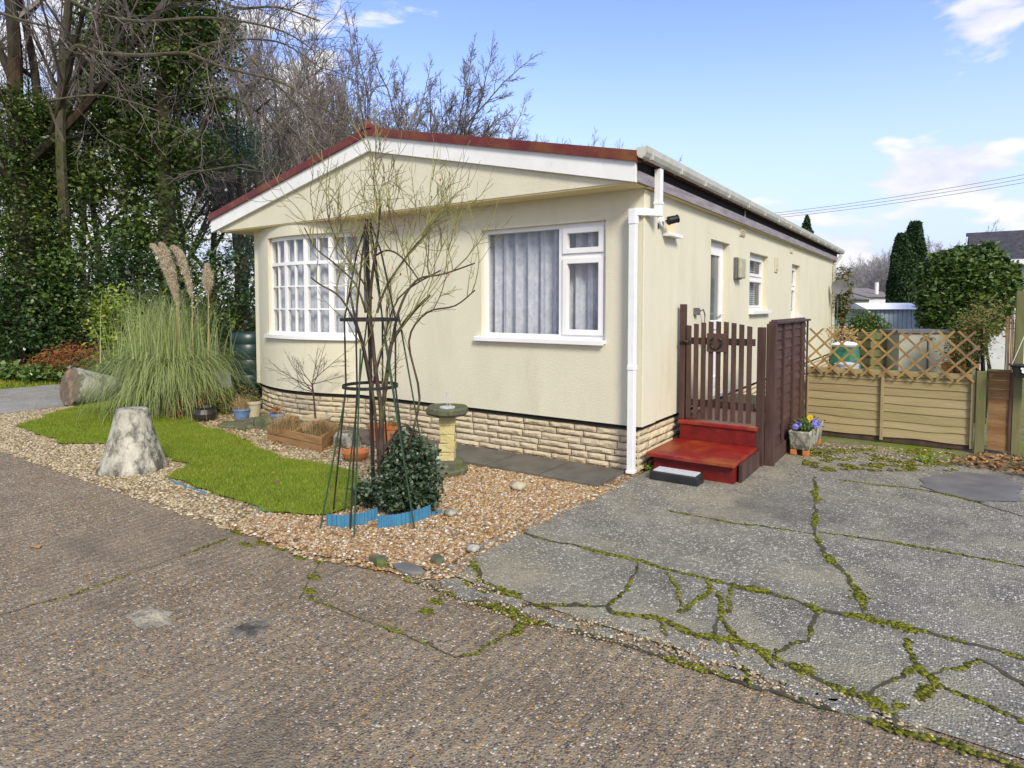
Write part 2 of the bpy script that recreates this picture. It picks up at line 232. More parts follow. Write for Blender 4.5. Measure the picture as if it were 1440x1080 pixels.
M['creampot']=mat('pale_pot',(.38,.33,.22),(.5,.45,.33),sc_=8,rough=.8)
M['blackpot']=mat('black_glaze',(.012,.012,.014),(.04,.032,.028),sc_=6,rough=.3,spec=.5)
M['butt']=mat('dark_green_butt',(.012,.030,.030),(.02,.045,.045),sc_=4,rough=.35,spec=.5)
M['mat']=mat('pale_grey_mat',(.38,.40,.42),(.58,.60,.62),sc_=50,rough=.95,bump=.3,bsc=200)
M['tiles']=mat('dark_roof_tiles',(.05,.055,.075),(.11,.115,.14),sc_=9,rough=.6)
M['neighwall']=mat('white_neighbour_wall',(.62,.64,.68),(.74,.76,.80),rough=.8)
M['shedblue']=mat('pale_blue_metal',(.44,.53,.60),(.54,.62,.68),sc_=3,rough=.5)
M['shedroof']=mat('white_metal_roof',(.85,.86,.88),(.95,.95,.95),sc_=3,rough=.5)
M['boxgrey']=mat('beige_grey_panel',(.27,.28,.22),(.36,.37,.30),sc_=4,rough=.7)
M['greenshed']=mat('green_boards',(.13,.24,.19),(.2,.33,.27),sc_=5,rough=.7)
M['farcream']=mat('cream_far_wall',(.6,.6,.52),(.7,.7,.6),rough=.8)
M['farroof']=mat('grey_brown_roof',(.17,.15,.13),(.25,.22,.2),sc_=3,rough=.8)
M['greenbag']=mat('green_plastic',(.02,.14,.09),(.04,.2,.13),sc_=7,rough=.4,c3=(.02,.06,.05),sc3=7,t3=(.5,.6))
M['hill']=mat('wooded_hill_ground',(.14,.13,.10),(.2,.18,.15),sc_=.1,rough=1)
M['lampglass']=mat('dirty_lamp_diffuser',(.34,.34,.24),(.46,.46,.34),sc_=12,rough=.5)
M['beige']=mat('beige_plastic',(.55,.50,.36),(.62,.57,.42),rough=.6)
M['greydark']=mat('dark_grey',(.10,.10,.11),(.16,.16,.17),rough=.6)
M['doorglass']=mat('obscured_glass',(.10,.13,.13),(.17,.20,.20),sc_=3,rough=.12,spec=.6)
M['purple']=mat('purple_petal',(.16,.12,.55),rough=.6,island=[(.08,.05,.35),(.22,.2,.7),(.35,.35,.8)])
M['yellow']=mat('yellow_petal',(.8,.55,.02),rough=.6)
M['redpetal']=mat('red_petal',(.6,.02,.02),rough=.6)
M['pit']=mat('dark_pitted_concrete',(.05,.045,.04),(.22,.20,.17),sc_=14,rough=.95,bump=.6,bsc=60)
M['rubble']=mat('concrete_rubble',(.26,.235,.17),(.40,.36,.27),sc_=9,rough=.9,bump=.6,bsc=60,c3=(.14,.14,.12),sc3=6,t3=(.5,.65))

# ------------------------------------------------------------------ builders
def tag(o,label=None,cat=None,group=None,kind=None):
    if label: o['label']=label
    if cat: o['category']=cat
    if group: o['group']=group
    if kind: o['kind']=kind
    return o
def thing(name,label,cat,loc=(0,0,0),group=None):
    o=bpy.data.objects.new(name,None); C.objects.link(o); o.location=loc; o.empty_display_size=.2
    return tag(o,label,cat,group)
def worg(p):
    v=Vector((0,0,0))
    while p is not None: v=v+Vector(p.location); p=p.parent
    return v
def link(name,me,m,parent=None,loc=None,bevel=0,smooth=False):
    o=bpy.data.objects.new(name,me); C.objects.link(o)
    if m is not None and not me.materials: me.materials.append(m)
    org=worg(parent) if parent is not None else Vector(loc or (0,0,0))
    if org.length>0: me.transform(Matrix.Translation(-org))
    if parent is not None: o.parent=parent
    else: o.location=org
    if smooth: me.shade_smooth()
    if bevel:
        b=o.modifiers.new('bevel','BEVEL'); b.width=bevel; b.segments=2; b.limit_method='ANGLE'
    return o
class MB:
    def __init__(s): s.v=[]; s.f=[]
    def add(s,vs,fs):
        n=len(s.v); s.v+= [tuple(q) for q in vs]; s.f+=[tuple(i+n for i in f) for f in fs]; return s
    def box(s,x0,x1,y0,y1,z0,z1,rz=0,c=None,jit=0,rng=None):
        vs=[Vector((x,y,z)) for x in (x0,x1) for y in (y0,y1) for z in (z0,z1)]
        if jit: vs=[q+Vector((rng.uniform(-jit,jit),rng.uniform(-jit,jit),rng.uniform(-jit,jit))) for q in vs]
        if rz:
            c=Vector(c) if c else Vector(((x0+x1)/2,(y0+y1)/2,0)); mr=Matrix.Rotation(rz,3,'Z'); vs=[c+mr@(q-c) for q in vs]
        return s.add(vs,[(0,1,3,2),(4,6,7,5),(0,4,5,1),(2,3,7,6),(0,2,6,4),(1,5,7,3)])
    def bar(s,a,b,w,h,up=(0,0,1)):
        a=Vector(a); b=Vector(b); d=(b-a).normalized(); u=Vector(up)
        sd=d.cross(u)
        if sd.length<1e-4: sd=d.cross(Vector((1,0,0)))
        sd.normalize(); u=sd.cross(d).normalized()
        vs=[]
        for p in (a,b):
            for i,j in ((-1,-1),(1,-1),(1,1),(-1,1)): vs.append(p+sd*(i*w/2)+u*(j*h/2))
        return s.add(vs,[(3,2,1,0),(4,5,6,7),(0,1,5,4),(1,2,6,5),(2,3,7,6),(3,0,4,7)])
    def tube(s,pts,rs,n=6,cap=True):
        pts=[Vector(p) for p in pts]
        if not hasattr(rs,'__len__'): rs=[rs]*len(pts)
        base=len(s.v); k=len(pts); ref=None
        for i,p in enumerate(pts):
            d=(pts[min(i+1,k-1)]-pts[max(i-1,0)])
            if d.length<1e-9: d=Vector((0,0,1))
            d.normalize()
            if ref is None: ref=Vector((0,0,1)) if abs(d.z)<.9 else Vector((1,0,0))
            a=d.cross(ref)
            if a.length<1e-4: a=d.cross(Vector((0,1,0)))
            a.normalize(); b=d.cross(a)
            ref=ref if abs(d.dot(ref))<.97 else b
            for j in range(n):
                t=2*math.pi*j/n; q=p+(a*math.cos(t)+b*math.sin(t))*rs[i]; s.v.append((q.x,q.y,q.z))
        for i in range(k-1):
            for j in range(n):
                s.f.append((base+i*n+j,base+i*n+(j+1)%n,base+(i+1)*n+(j+1)%n,base+(i+1)*n+j))
        if cap: s.f.append(tuple(base+j for j in range(n))[::-1]); s.f.append(tuple(base+(k-1)*n+j for j in range(n)))
        return s
    def lathe(s,c,prof,n=24,jit=0,sx=1,sy=1,rng=None):
        base=len(s.v); k=len(prof)
        for (r,z) in prof:
            for j in range(n):
                t=2*math.pi*j/n; rr=r
                if jit: rr*=1+jit*noise.noise(Vector((math.cos(t)*1.5,math.sin(t)*1.5,z*4+c[0]*7)))
                s.v.append((c[0]+rr*math.cos(t)*sx,c[1]+rr*math.sin(t)*sy,c[2]+z))
        for i in range(k-1):
            for j in range(n): s.f.append((base+i*n+j,base+i*n+(j+1)%n,base+(i+1)*n+(j+1)%n,base+(i+1)*n+j))
        s.f.append(tuple(base+j for j in range(n))[::-1]); s.f.append(tuple(base+(k-1)*n+j for j in range(n)))
        return s
    def poly(s,pts,z): return s.add([(p[0],p[1],z) for p in pts],[tuple(range(len(pts)))])
    def prism(s,pts,z0,z1):
        n=len(pts); vs=[(p[0],p[1],z0) for p in pts]+[(p[0],p[1],z1) for p in pts]
        return s.add(vs,[tuple(range(n))[::-1],tuple(range(n,2*n))]+[(i,(i+1)%n,n+(i+1)%n,n+i) for i in range(n)])
    def mesh(s,name):
        me=bpy.data.meshes.new(name); me.from_pydata(s.v,[],s.f); me.update()
        bm=bmesh.new(); bm.from_mesh(me); bmesh.ops.recalc_face_normals(bm,faces=bm.faces); bm.to_mesh(me); bm.free()
        return me
    def build(s,name,m,parent=None,loc=None,bevel=0,smooth=False): return link(name,s.mesh(name),m,parent,loc,bevel,smooth)
def quads(name,V,m,parent=None,loc=None,k=4):
    """V: (n,k,3) separate polygons of k corners"""
    n=len(V); me=bpy.data.meshes.new(name)
    me.vertices.add(n*k); me.vertices.foreach_set('co',V.reshape(-1).astype(np.float32))
    me.loops.add(n*k); me.loops.foreach_set('vertex_index',np.arange(n*k,dtype=np.int32))
    me.polygons.add(n); me.polygons.foreach_set('loop_start',np.arange(0,n*k,k,dtype=np.int32)); me.polygons.foreach_set('loop_total',np.full(n,k,dtype=np.int32))
    me.update(calc_edges=True)
    return link(name,me,m,parent,loc)
def leafquads(P,size,rs,asp=.5,down=0.0,flat=.5):
    """rhombus leaves at points P"""
    n=len(P); d=rs.normal(size=(n,3)); d[:,2]=d[:,2]*flat-down; d/=np.linalg.norm(d,axis=1)[:,None]
    u=rs.normal(size=(n,3)); u[:,2]*=.4; u-= (u*d).sum(1)[:,None]*d; u/=np.linalg.norm(u,axis=1)[:,None]
    s=size*rs.uniform(.6,1.3,size=(n,1))
    V=np.empty((n,4,3)); V[:,0]=P-d*s*.5; V[:,1]=P+u*s*asp*.5; V[:,2]=P+d*s*.5; V[:,3]=P-u*s*asp*.5
    return V
def crown(blobs,size,seed,per=14,spread=.12,asp=.5,down=0,flat=.6,shell=.55,gap=.0,lumpy=.35):
    rs=np.random.RandomState(seed); out=[]
    for (cx,cy,cz,rx,ry,rz,n) in blobs:
        k=max(1,int(n/per)); d=rs.normal(size=(k,3)); d/=np.linalg.norm(d,axis=1)[:,None]
        r=rs.uniform(shell,1,size=(k,1))**.8
        # lumpy outline
        lump=np.array([noise.noise(Vector((a[0]*2.3+cx,a[1]*2.3+cy,a[2]*2.3+cz))) for a in d])[:,None]
        c=d*r*(1+lumpy*lump)*np.array([rx,ry,rz])+np.array([cx,cy,cz])
        if gap>0:
            keep=np.array([noise.noise(Vector(p*1.7)) for p in c])>-1+gap
            c=c[keep]
        if not len(c): continue
        P=np.repeat(c,per,axis=0)+rs.normal(size=(len(c)*per,3))*spread*np.array([1,1,.7])
        P=P[P[:,2]>.02]
        out.append(P)
    return leafquads(np.concatenate(out),size,rs,asp,down,flat)
def blades(roots,rs,length,width,lean=.4,segs=1,curl=.0,dirs=None):
    """grass blades: triangles (segs=1) or arching strips"""
    n=len(roots); az=rs.uniform(0,2*math.pi,n); L=length*rs.uniform(.55,1.15,n); ln=np.abs(rs.normal(0,lean,n)) if dirs is None else dirs
    dx=np.cos(az); dy=np.sin(az); px=-dy; py=dx
    if segs==1:
        V=np.empty((n,3,3)); w_=width/2
        V[:,0]=roots+np.stack([px*w_,py*w_,0*px],1); V[:,1]=roots-np.stack([px*w_,py*w_,0*px],1)
        V[:,2]=roots+np.stack([dx*np.sin(ln)*L,dy*np.sin(ln)*L,np.cos(ln)*L],1); return V
    out=[]; p=roots.copy(); a=ln.copy(); wprev=np.full(n,width/2)
    st=L/segs; q=p
    for i in range(segs):
        a2=a+curl*(i/segs)*rs.uniform(.7,1.3,n)*(1.0)
        stp=np.stack([dx*np.sin(a2)*st,dy*np.sin(a2)*st,np.cos(a2)*st],1); q2=q+stp
        w2=np.full(n,width/2*(1-(i+1)/segs*.85))
        W1=np.stack([px*wprev,py*wprev,0*px],1); W2=np.stack([px*w2,py*w2,0*px],1)
        out.append((q-W1,q+W1,q2+W2,q2-W2)); q=q2; a=a2; wprev=w2
    return out
def strips(name,out,m,parent=None,loc=None):
    n=len(out[0][0]); segs=len(out)
    # shared verts so that each blade is one island
    V=np.empty((n,segs+1,2,3)); 
    for i,(a,b,c,d) in enumerate(out): V[:,i,0]=a; V[:,i,1]=b; V[:,i+1,0]=d; V[:,i+1,1]=c
    V[:,:,:,2]=np.maximum(V[:,:,:,2],.01)
    me=bpy.data.meshes.new(name); k=(segs+1)*2; me.vertices.add(n*k); me.vertices.foreach_set('co',V.reshape(-1).astype(np.float32))
    idx=np.empty((n,segs,4),dtype=np.int32); b0=np.arange(n)*k
    for i in range(segs):
        idx[:,i,0]=b0+2*i; idx[:,i,1]=b0+2*i+1; idx[:,i,2]=b0+2*i+3; idx[:,i,3]=b0+2*i+2
    me.loops.add(n*segs*4); me.loops.foreach_set('vertex_index',idx.reshape(-1))
    me.polygons.add(n*segs); me.polygons.foreach_set('loop_start',np.arange(0,n*segs*4,4,dtype=np.int32)); me.polygons.foreach_set('loop_total',np.full(n*segs,4,dtype=np.int32))
    me.update(calc_edges=True); return link(name,me,m,parent,loc)
def inpoly(pts,poly):
    x=pts[:,0]; y=pts[:,1]; c=np.zeros(len(pts),bool); n=len(poly)
    for i in range(n):
        x1,y1=poly[i]; x2,y2=poly[(i+1)%n]
        if y1==y2: continue
        c^=((y1>y)!=(y2>y))&(x<(x2-x1)*(y-y1)/(y2-y1)+x1)
    return c
def scatter(poly,n,rs):
    a=np.array(poly); lo=a.min(0); hi=a.max(0); out=[]; tot=0
    while tot<n:
        p=rs.uniform(lo,hi,size=(n,2)); p=p[inpoly(p,poly)]; out.append(p); tot+=len(p)
    return np.concatenate(out)[:n]
def pebbles(name,P,size,m,rs,parent=None,z=0.0,flat=.6):
    n=len(P); s=size*rs.uniform(.5,1.35,size=(n,1)); az=rs.uniform(0,6.28,n)
    base=np.array([(1,0,0),(0,1,0),(-1,0,0),(0,-1,0),(0,0,1),(.75,.75,.55),(-.75,.6,.5),(-.6,-.75,.5),(.7,-.7,.55)])*.5
    k=len(base); B=base[None]*(1+rs.uniform(-.3,.3,size=(n,k,3))); B[:,:,0]*=1.25; B[:,:,2]*=flat*rs.uniform(.7,1.5,size=(n,1))
    c,s_=np.cos(az)[:,None],np.sin(az)[:,None]; X=B[:,:,0]*c-B[:,:,1]*s_; Y=B[:,:,0]*s_+B[:,:,1]*c; Z=B[:,:,2]
    V=np.stack([X,Y,Z],2)*s[:,:,None]; V[:,:,0]+=P[:,0:1]; V[:,:,1]+=P[:,1:2]; V[:,:,2]+=z
    fs=[(0,5,4),(5,1,4),(1,6,4),(6,2,4),(2,7,4),(7,3,4),(3,8,4),(8,0,4),(0,1,5),(1,2,6),(2,3,7),(3,0,8)]
    me=bpy.data.meshes.new(name); me.vertices.add(n*k); me.vertices.foreach_set('co',V.reshape(-1).astype(np.float32))
    idx=(np.array(fs,dtype=np.int32)[None]+(np.arange(n,dtype=np.int32)*k)[:,None,None]).reshape(-1)
    nf=n*len(fs); me.loops.add(nf*3); me.loops.foreach_set('vertex_index',idx); me.polygons.add(nf)
    me.polygons.foreach_set('loop_start',np.arange(0,nf*3,3,dtype=np.int32)); me.polygons.foreach_set('loop_total',np.full(nf,3,dtype=np.int32)); me.update(calc_edges=True)
    return link(name,me,m,parent)

# ------------------------------------------------------------------ GROUND
def struct(o): return tag(o,kind='structure')
def sheet(name,poly,z,m): 
    mb=MB(); mb.poly(poly,z); return struct(mb.build(name,m))
g=MB(); g.add([(-400,-200,-.006),(400,-200,-.006),(400,500,-.006),(-400,500,-.006)],[(0,1,2,3)]); struct(g.build('ground',M['soil']))
ROADY=-3.02
sheet('road',[(-40,-14),(30,-14),(30,ROADY+.30),(.3,ROADY+.30),(-.25,ROADY+.06),(-.9,ROADY-.02),(-9.2,ROADY-.05),(-40,ROADY-.3)],.0,M['road'])
sheet('side_lane',[(-12.6,-3.2),(-8.95,-3.1),(-9.0,-2.0),(-9.2,-1.0),(-8.9,.4),(-9.6,3),(-10.5,8),(-12,20),(-16,26),(-18,24),(-14.5,14),(-13,5),(-12.6,0)],.004,M['lane'])
DRV=[(0.0,-.47),(.02,.1),(.05,2.0),(1.0,2.45),(3.4,2.1),(8,2.0),(8,-2.79),(.3,-2.79),(-.05,-2.76),(-.15,-2.33),(-.12,-1.6)]
sheet('driveway',DRV,.008,M['drive'])
sheet('back_dirt',[(.0,1.7),(.9,2.2),(1.5,2.35),(2.4,2.25),(3.2,2.05),(8,1.6),(8,14),(.0,14)],.012,M['dirt'])
def wobble0(poly):
    out=[]; n=len(poly)
    for i in range(n):
        a=Vector((*poly[i],0)); b=Vector((*poly[(i+1)%n],0))
        for j in range(8): p=a.lerp(b,j/8); out.append((p.x+.05*noise.noise(p*7),p.y+.05*noise.noise(p*7+Vector((5,0,0)))))
    return out
sheet('drive_patch',wobble0([G(*p) for p in ((1296,676),(1320,668),(1360,666),(1400,670),(1432,684),(1437,700),(1435,707),(1380,707),(1320,694),(1300,686))]),.014,M['smooth'])
sheet('gravel_margin',[(1.5,.1),(1.5,-3.3),(-9.2,-3.5),(-9.2,0.1)],-.003,M['gravelbed'])
GRAV=[(0.02,-.45),(-.12,-1.6),(-.15,-2.33),(-.1,-2.75),(-.9,-3.03),(-4,-3.07),(-9.1,-3.1),(-9.2,-1.2),(-7.5,-1.2),(-6.4,-.3),(-6.3,.3),(0.0,.1)]
sheet('gravel_bed',GRAV,.006,M['gravelbed'])
LAWN=[G(*p) for p in ((22,600),(60,588),(110,572),(200,560),(262,590),(290,602),(330,614),(400,647),(450,652),(500,668),(512,700),(495,718),(465,727),(430,728),(380,722),(300,695),(232,672),(262,655),(225,640),(150,627),(90,625))]
LAWN=LAWN[:3]+[(-9.15,-.3),(-8.6,1.6),(-7.2,1.8),(-6.6,.2)]+LAWN[4:]
def wobble(poly,amp=.04,step=.12,seed=0):
    out=[]; n=len(poly)
    for i in range(n):
        a=Vector((*poly[i][:2],0)); b=Vector((*poly[(i+1)%n][:2],0)); k=max(1,int((b-a).length/step))
        for j in range(k):
            p=a.lerp(b,j/k); out.append((p.x+amp*noise.noise(p*4+Vector((seed,0,0))),p.y+amp*noise.noise(p*4+Vector((0,9+seed,0)))))
    return out
LAWNW=wobble(LAWN,.08)
sheet('lawn',LAWNW,.022,M['lawn'])
rs=np.random.RandomState(3)
P=scatter(LAWNW,130000,rs); 
P=P[(P[:,0]<20)]
P=P+rs.normal(0,.028,P.shape); P3=np.concatenate([P,np.full((len(P),1),.018)],1)
o=quads('lawn_grass',blades(P3,rs,.032,.006,lean=.8),M['grass'],k=3); tag(o,'short bright green mossy grass covering the lawn','grass',kind='stuff')
# verges on the far side of the lane
sheet('verge',[(-17,-3),(-12.62,-3.2),(-12.6,0),(-13,5),(-14.5,14),(-18,24),(-30,24),(-30,-3)],.003,M['verge'])
P=scatter([(-15.0,-3),(-12.5,-3.2),(-12.5,0),(-12.9,6),(-14.5,6)],16000,rs); P3=np.concatenate([P,np.full((len(P),1),.0)],1)
o=quads('verge_grass',blades(P3,rs,.09,.014,lean=.6),M['grass'],k=3); tag(o,'rough green grass on the verge beyond the lane','grass',kind='stuff')
# gravel stones
def keepout(P):
    k=~inpoly(P,LAWNW); return P[k]
rs=np.random.RandomState(5)
P=keepout(scatter([(-.02,-.6),(-.14,-1.6),(-.17,-2.33),(-.12,-2.73),(-.9,-3.0),(-1.9,-3.0),(-1.9,-.7)],26000,rs))
o=pebbles('gravel_stones',P,.0205,M['pebble'],rs,z=.008); tag(o,'loose orange and white flint gravel round the rose','gravel',kind='stuff')
P=keepout(scatter([(-1.8,-.7),(-1.8,-3.0),(-4,-3.05),(-9.0,-3.1),(-9.1,-1.3),(-8,-1.7),(-6.3,.2),(-1.8,.0)],40000,rs))
o=pebbles('pale_gravel_stones',P,.023,M['pebblepale'],rs,z=.008); tag(o,'paler loose gravel between the lawn and the road','gravel',kind='stuff')
# moss-filled cracks
def ribbon(mb,pts,w,z,seed=0,jag=.6,rise=.0):
    P=[Vector((*p,0)) for p in pts]; Q=[]
    for a,b in zip(P,P[1:]):
        k=max(1,int((b-a).length/.018))
        for j in range(k): Q.append(a.lerp(b,j/k))
    Q.append(P[-1]); L=[];Rr=[];Mi=[]
    for i,q in enumerate(Q):
        d=(Q[min(i+1,len(Q)-1)]-Q[max(0,i-1)]).normalized(); s=Vector((-d.y,d.x,0))
        wob=s*(.022*noise.noise(q*6+Vector((seed,0,0)))+.012*noise.noise(q*23))
        a=max(.06,.9+jag*2.6*noise.noise(q*5+Vector((0,seed,3)))+jag*2.2*noise.noise(q*17+Vector((0,seed,3)))); b=max(.06,.9+jag*2.6*noise.noise(q*5+Vector((7,seed,3)))+jag*2.2*noise.noise(q*19+Vector((3,seed,9))))
        L.append(q+wob+s*w*a*.5+Vector((0,0,z))); Rr.append(q+wob-s*w*b*.5+Vector((0,0,z))); Mi.append(q+wob+Vector((0,0,z+rise*min(a,b))))
    n=len(Q); fs=[]
    for i in range(n-1): fs+=[(i,i+1,n+i+1,n+i),(n+i,n+i+1,2*n+i+1,2*n+i)]
    mb.add(L+Mi+Rr,fs)
CR=[([(736,751),(767,760),(806,769),(847,779),(900,789),(929,801),(975,812),(1031,825)],.028),
([(1031,825),(1088,837),(1153,860),(1214,872),(1288,888),(1369,909),(1440,929),(1500,946)],.05),
([(1147,672),(1147,705),(1145,750),(1161,782)],.028),([(1161,782),(1194,815),(1210,840),(1218,866)],.05),
([(941,719),(1023,736),(1088,744),(1145,752)],.014),([(1153,750),(1226,760),(1308,774),(1430,797),(1500,810)],.018),
([(1180,676),(1214,681),(1292,689),(1349,701),(1440,728)],.018),
([(860,905),(958,933),(1055,968),(1145,992),(1247,1025),(1328,1047),(1440,1084)],.03),
([(736,853),(778,854),(855,854),(860,864),(921,870),(974,893),(1023,901),(1072,921),(1113,937)],.035),
([(1113,937),(1145,958),(1206,978),(1251,1003),(1267,1027)],.06),
([(937,807),(954,831),(960,856)],.012),([(994,819),(998,835),(974,850),(954,864)],.018),
([(1029,827),(1023,860),(1007,880),(1003,901)],.016),([(1009,835),(1015,868),(1039,901),(1080,921)],.014),
([(1155,860),(1136,884),(1137,905),(1110,912),(1088,921)],.022),([(1273,901),(1292,943),(1243,966),(1214,978)],.022),
([(1292,943),(1320,966),(1259,1000)],.028),([(1308,950),(1381,933)],.012),([(1320,966),(1369,986),(1440,1021)],.016),
([(1385,930),(1422,958),(1470,985)],.03),
([(664,792),(672,817),(694,828),(722,836),(736,853)],.04),([(605,825),(625,836),(678,850),(711,861),(742,875),(722,894)],.04),
([(570,815),(605,825)],.03),([(742,875),(800,886),(860,905)],.035),([(900,789),(880,830),(855,854)],.008),([(921,870),(940,900),(958,933)],.02),([(1023,901),(1040,930),(1055,968)],.018),([(1072,921),(1090,950)],.02)]
def tufts(lines,per_m,seed,spread=.36):
    rs_=np.random.RandomState(seed); out=[]
    for i,(pl,wd) in enumerate(lines):
        q=[Vector((*G(*p),0)) for p in pl]
        for a,b in zip(q,q[1:]):
            n=max(1,int((b-a).length*per_m*(wd/.03)**.8)); d=(b-a).normalized(); nn=Vector((-d.y,d.x,0))
            for k in range(n):
                p=a.lerp(b,rs_.rand()); dens=noise.noise(p*2.6+Vector((i,0,0)))+.55*noise.noise(p*9); 
                if rs_.rand()>.52+dens*1.7: continue
                off=nn*(.022*noise.noise(p*6+Vector((i,0,0)))+.012*noise.noise(p*23))+nn*rs_.normal()*wd*spread*(.7+dens); p=p+off; out.append((p.x,p.y))
    return np.array(out)
mk=MB()
for i,(pl,wd) in enumerate(CR): ribbon(mk,[G(*p) for p in pl],wd*.6+.006,.0105,i,.5)
struct(mk.build('crack_dirt',M['crack']))
rsm=np.random.RandomState(6)
o=pebbles('moss_in_cracks',tufts(CR,560,1),.017,M['mosst'],rsm,z=.010,flat=.4); tag(o,'moss growing along the cracks of the concrete drive','moss',kind='stuff')
RC=[([(320,757),(240,787),(105,835),(0,865),(-120,905)],.010),([(420,843),(450,792)],.012),([(430,838),(480,860),(550,885),(600,905),(640,922),(670,920),(715,890)],.013)]
mk=MB()
for i,(pl,wd) in enumerate(RC): ribbon(mk,[G(*p) for p in pl],wd*.5,.003,i+40,.5)
struct(mk.build('road_joint',M['crack']))
T_=[tufts(RC,420,2,.7)]
for (px,py,sx,sy) in ((336,749,.06,.03),(345,766,.05,.02),(369,764,.05,.02),(392,772,.04,.015),(420,784,.04,.012),(450,790,.03,.02),(440,812,.03,.02),(436,832,.03,.02),(600,860,.03,.02),(612,846,.03,.02),(655,820,.05,.02),(690,835,.06,.02)):
    x,y=G(px,py); T_.append(rsm.normal(0,1,(90,2))*np.array([sx,sy])*.6+np.array([x,y]))
o=pebbles('moss_on_road',np.concatenate(T_),.014,M['mosst'],rsm,z=.002,flat=.35); tag(o,'thin moss in the joint and edge of the road','moss',kind='stuff')
# broken concrete and rubble strip between drive and road
rng=random.Random(8)
def lump(mb,c,r,h,seed,n=7,rz=0.):
    pts=[]
    for j in range(n):
        t=j/n*6.283; k=1+.75*noise.noise(Vector((math.cos(t)*1.9+seed*1.37,math.sin(t)*1.9,seed*2.71))); pts.append((c[0]+r[0]*k*math.cos(t+rz),c[1]+r[1]*k*math.sin(t+rz)))
    ins=[(c[0]+(p[0]-c[0])*.82,c[1]+(p[1]-c[1])*.82) for p in pts]
    vs=[(p[0],p[1],.0) for p in pts]+[(p[0],p[1],h*.7) for p in pts]+[(p[0],p[1],h) for p in ins]
    mb.add(vs,[(i,(i+1)%n,n+(i+1)%n,n+i) for i in range(n)]+[(n+i,n+(i+1)%n,2*n+(i+1)%n,2*n+i) for i in range(n)]+[tuple(range(2*n,3*n))])
mb=MB()
for i,(px,py,a,b) in enumerate(((640,822,.09,.05),(655,838,.09,.06),(690,842,.06,.035),(718,848,.07,.04),(640,800,.07,.03),(752,862,.08,.035),(820,868,.1,.04),(790,880,.09,.04),(884,884,.09,.05),(910,895,.06,.04),(960,905,.08,.05),(1000,925,.09,.05),(1050,935,.08,.05),(1085,950,.08,.04),(1030,948,.06,.03),(1130,975,.07,.04),(1190,998,.1,.05),(1165,985,.05,.03),(850,893,.06,.03),(1282,1018,.05,.03),(1270,985,.06,.04))):
    lump(mb,G(px,py),(a,b),.016,i,rz=i*.9)
mb.build('concrete_rubble',M['drive'],smooth=False); struct(bpy.data.objects['concrete_rubble'])
P=scatter([(-1.9,-3.0),(-.9,-2.98),(-.1,-2.7),(-.14,-1.6),(0,-.5),(.05,-.5),(-.03,-1.6),(-.04,-2.4),(.02,-2.8),(-.1,-2.9),(-.9,-3.10),(-1.9,-3.08)],900,rs); o=pebbles('stray_gravel',P,.024,M['pebble'],rs,z=.010); tag(o,'stray gravel spilled along the edge of the road and drive','gravel',kind='stuff')
P=scatter([(-1.8,-2.98),(-6,-3.0),(-9,-3.05),(-9,-3.2),(-6,-3.14),(-1.8,-3.1)],1500,rs); o=pebbles('stray_pale_gravel',P,.024,M['pebblepale'],rs,z=.004); tag(o,'stray pale gravel spilled along the far edge of the road','gravel',kind='stuff')
P=scatter([G(*p) for p in ((560,815),(650,800),(760,860),(900,880),(1050,920),(1250,1005),(1330,1045),(1240,1022),(1050,965),(860,905),(740,880),(640,850))],1300,rs)
o=pebbles('grit',P,.012,M['pebblepale'],rs,z=.010); tag(o,'scattered grit between the drive and the road','grit',kind='stuff')
# moss patches by the fence, leaf litter
T_=[]; kk=0
for k in range(5200):
    px=rng.uniform(1130,1345); py=632+32*rng.random(); x,y=G(px,py); d=noise.noise(Vector((x*4.5,y*6,2)))+.5*noise.noise(Vector((x*14,y*14,5)))
    if d>.08: T_.append((x,y))
o=pebbles('moss_patches',np.array(T_),.024,M['mosst'],rsm,z=.012,flat=.35); tag(o,'patches of moss on the ground in front of the low fence','moss',kind='stuff')
P=scatter([G(*p) for p in ((1120,645),(1340,660),(1340,636),(1130,622))],700,rs); o=pebbles('loose_debris',P,.02,M['pebblepale'],rs,z=.012,flat=.4); tag(o,'loose grit and debris in front of the low fence','grit',kind='stuff')
P=scatter([G(*p) for p in ((1330,652),(1375,640),(1437,645),(1520,650),(1520,700),(1440,672),(1380,662))],900,rs); P3=np.concatenate([P,rs.uniform(.015,.05,size=(len(P),1))],1)
o=quads('leaf_litter',leafquads(P3,.055,rs,.6,0,.15),M['litter']); tag(o,'brown fallen leaves heaped at the foot of the gate post','leaves',kind='stuff')
def scatter_leaves(name,poly,n,size,label,m='litter'):
    P=scatter(poly,n,rs); P3=np.concatenate([P,rs.uniform(.02,.04,size=(len(P),1))],1)
    tag(quads(name,leafquads(P3,size,rs,.6,0,.12),M[m]),label,'leaves',kind='stuff')
scatter_leaves('fallen_leaves',[(-6.6,-.9),(-4.0,-1.4),(-3,-1.3),(-2.6,-.2),(-6.4,-.1)],800,.045,'fallen leaves lying on the bed beneath the bow window')
scatter_leaves('lawn_leaves',LAWNW,90,.045,'odd dead leaves dropped on the lawn')
scatter_leaves('woodland_leaves',[(-13,-3),(-13,6),(-22,12),(-22,-4)],6000,.09,'fallen leaves and debris on the woodland floor')
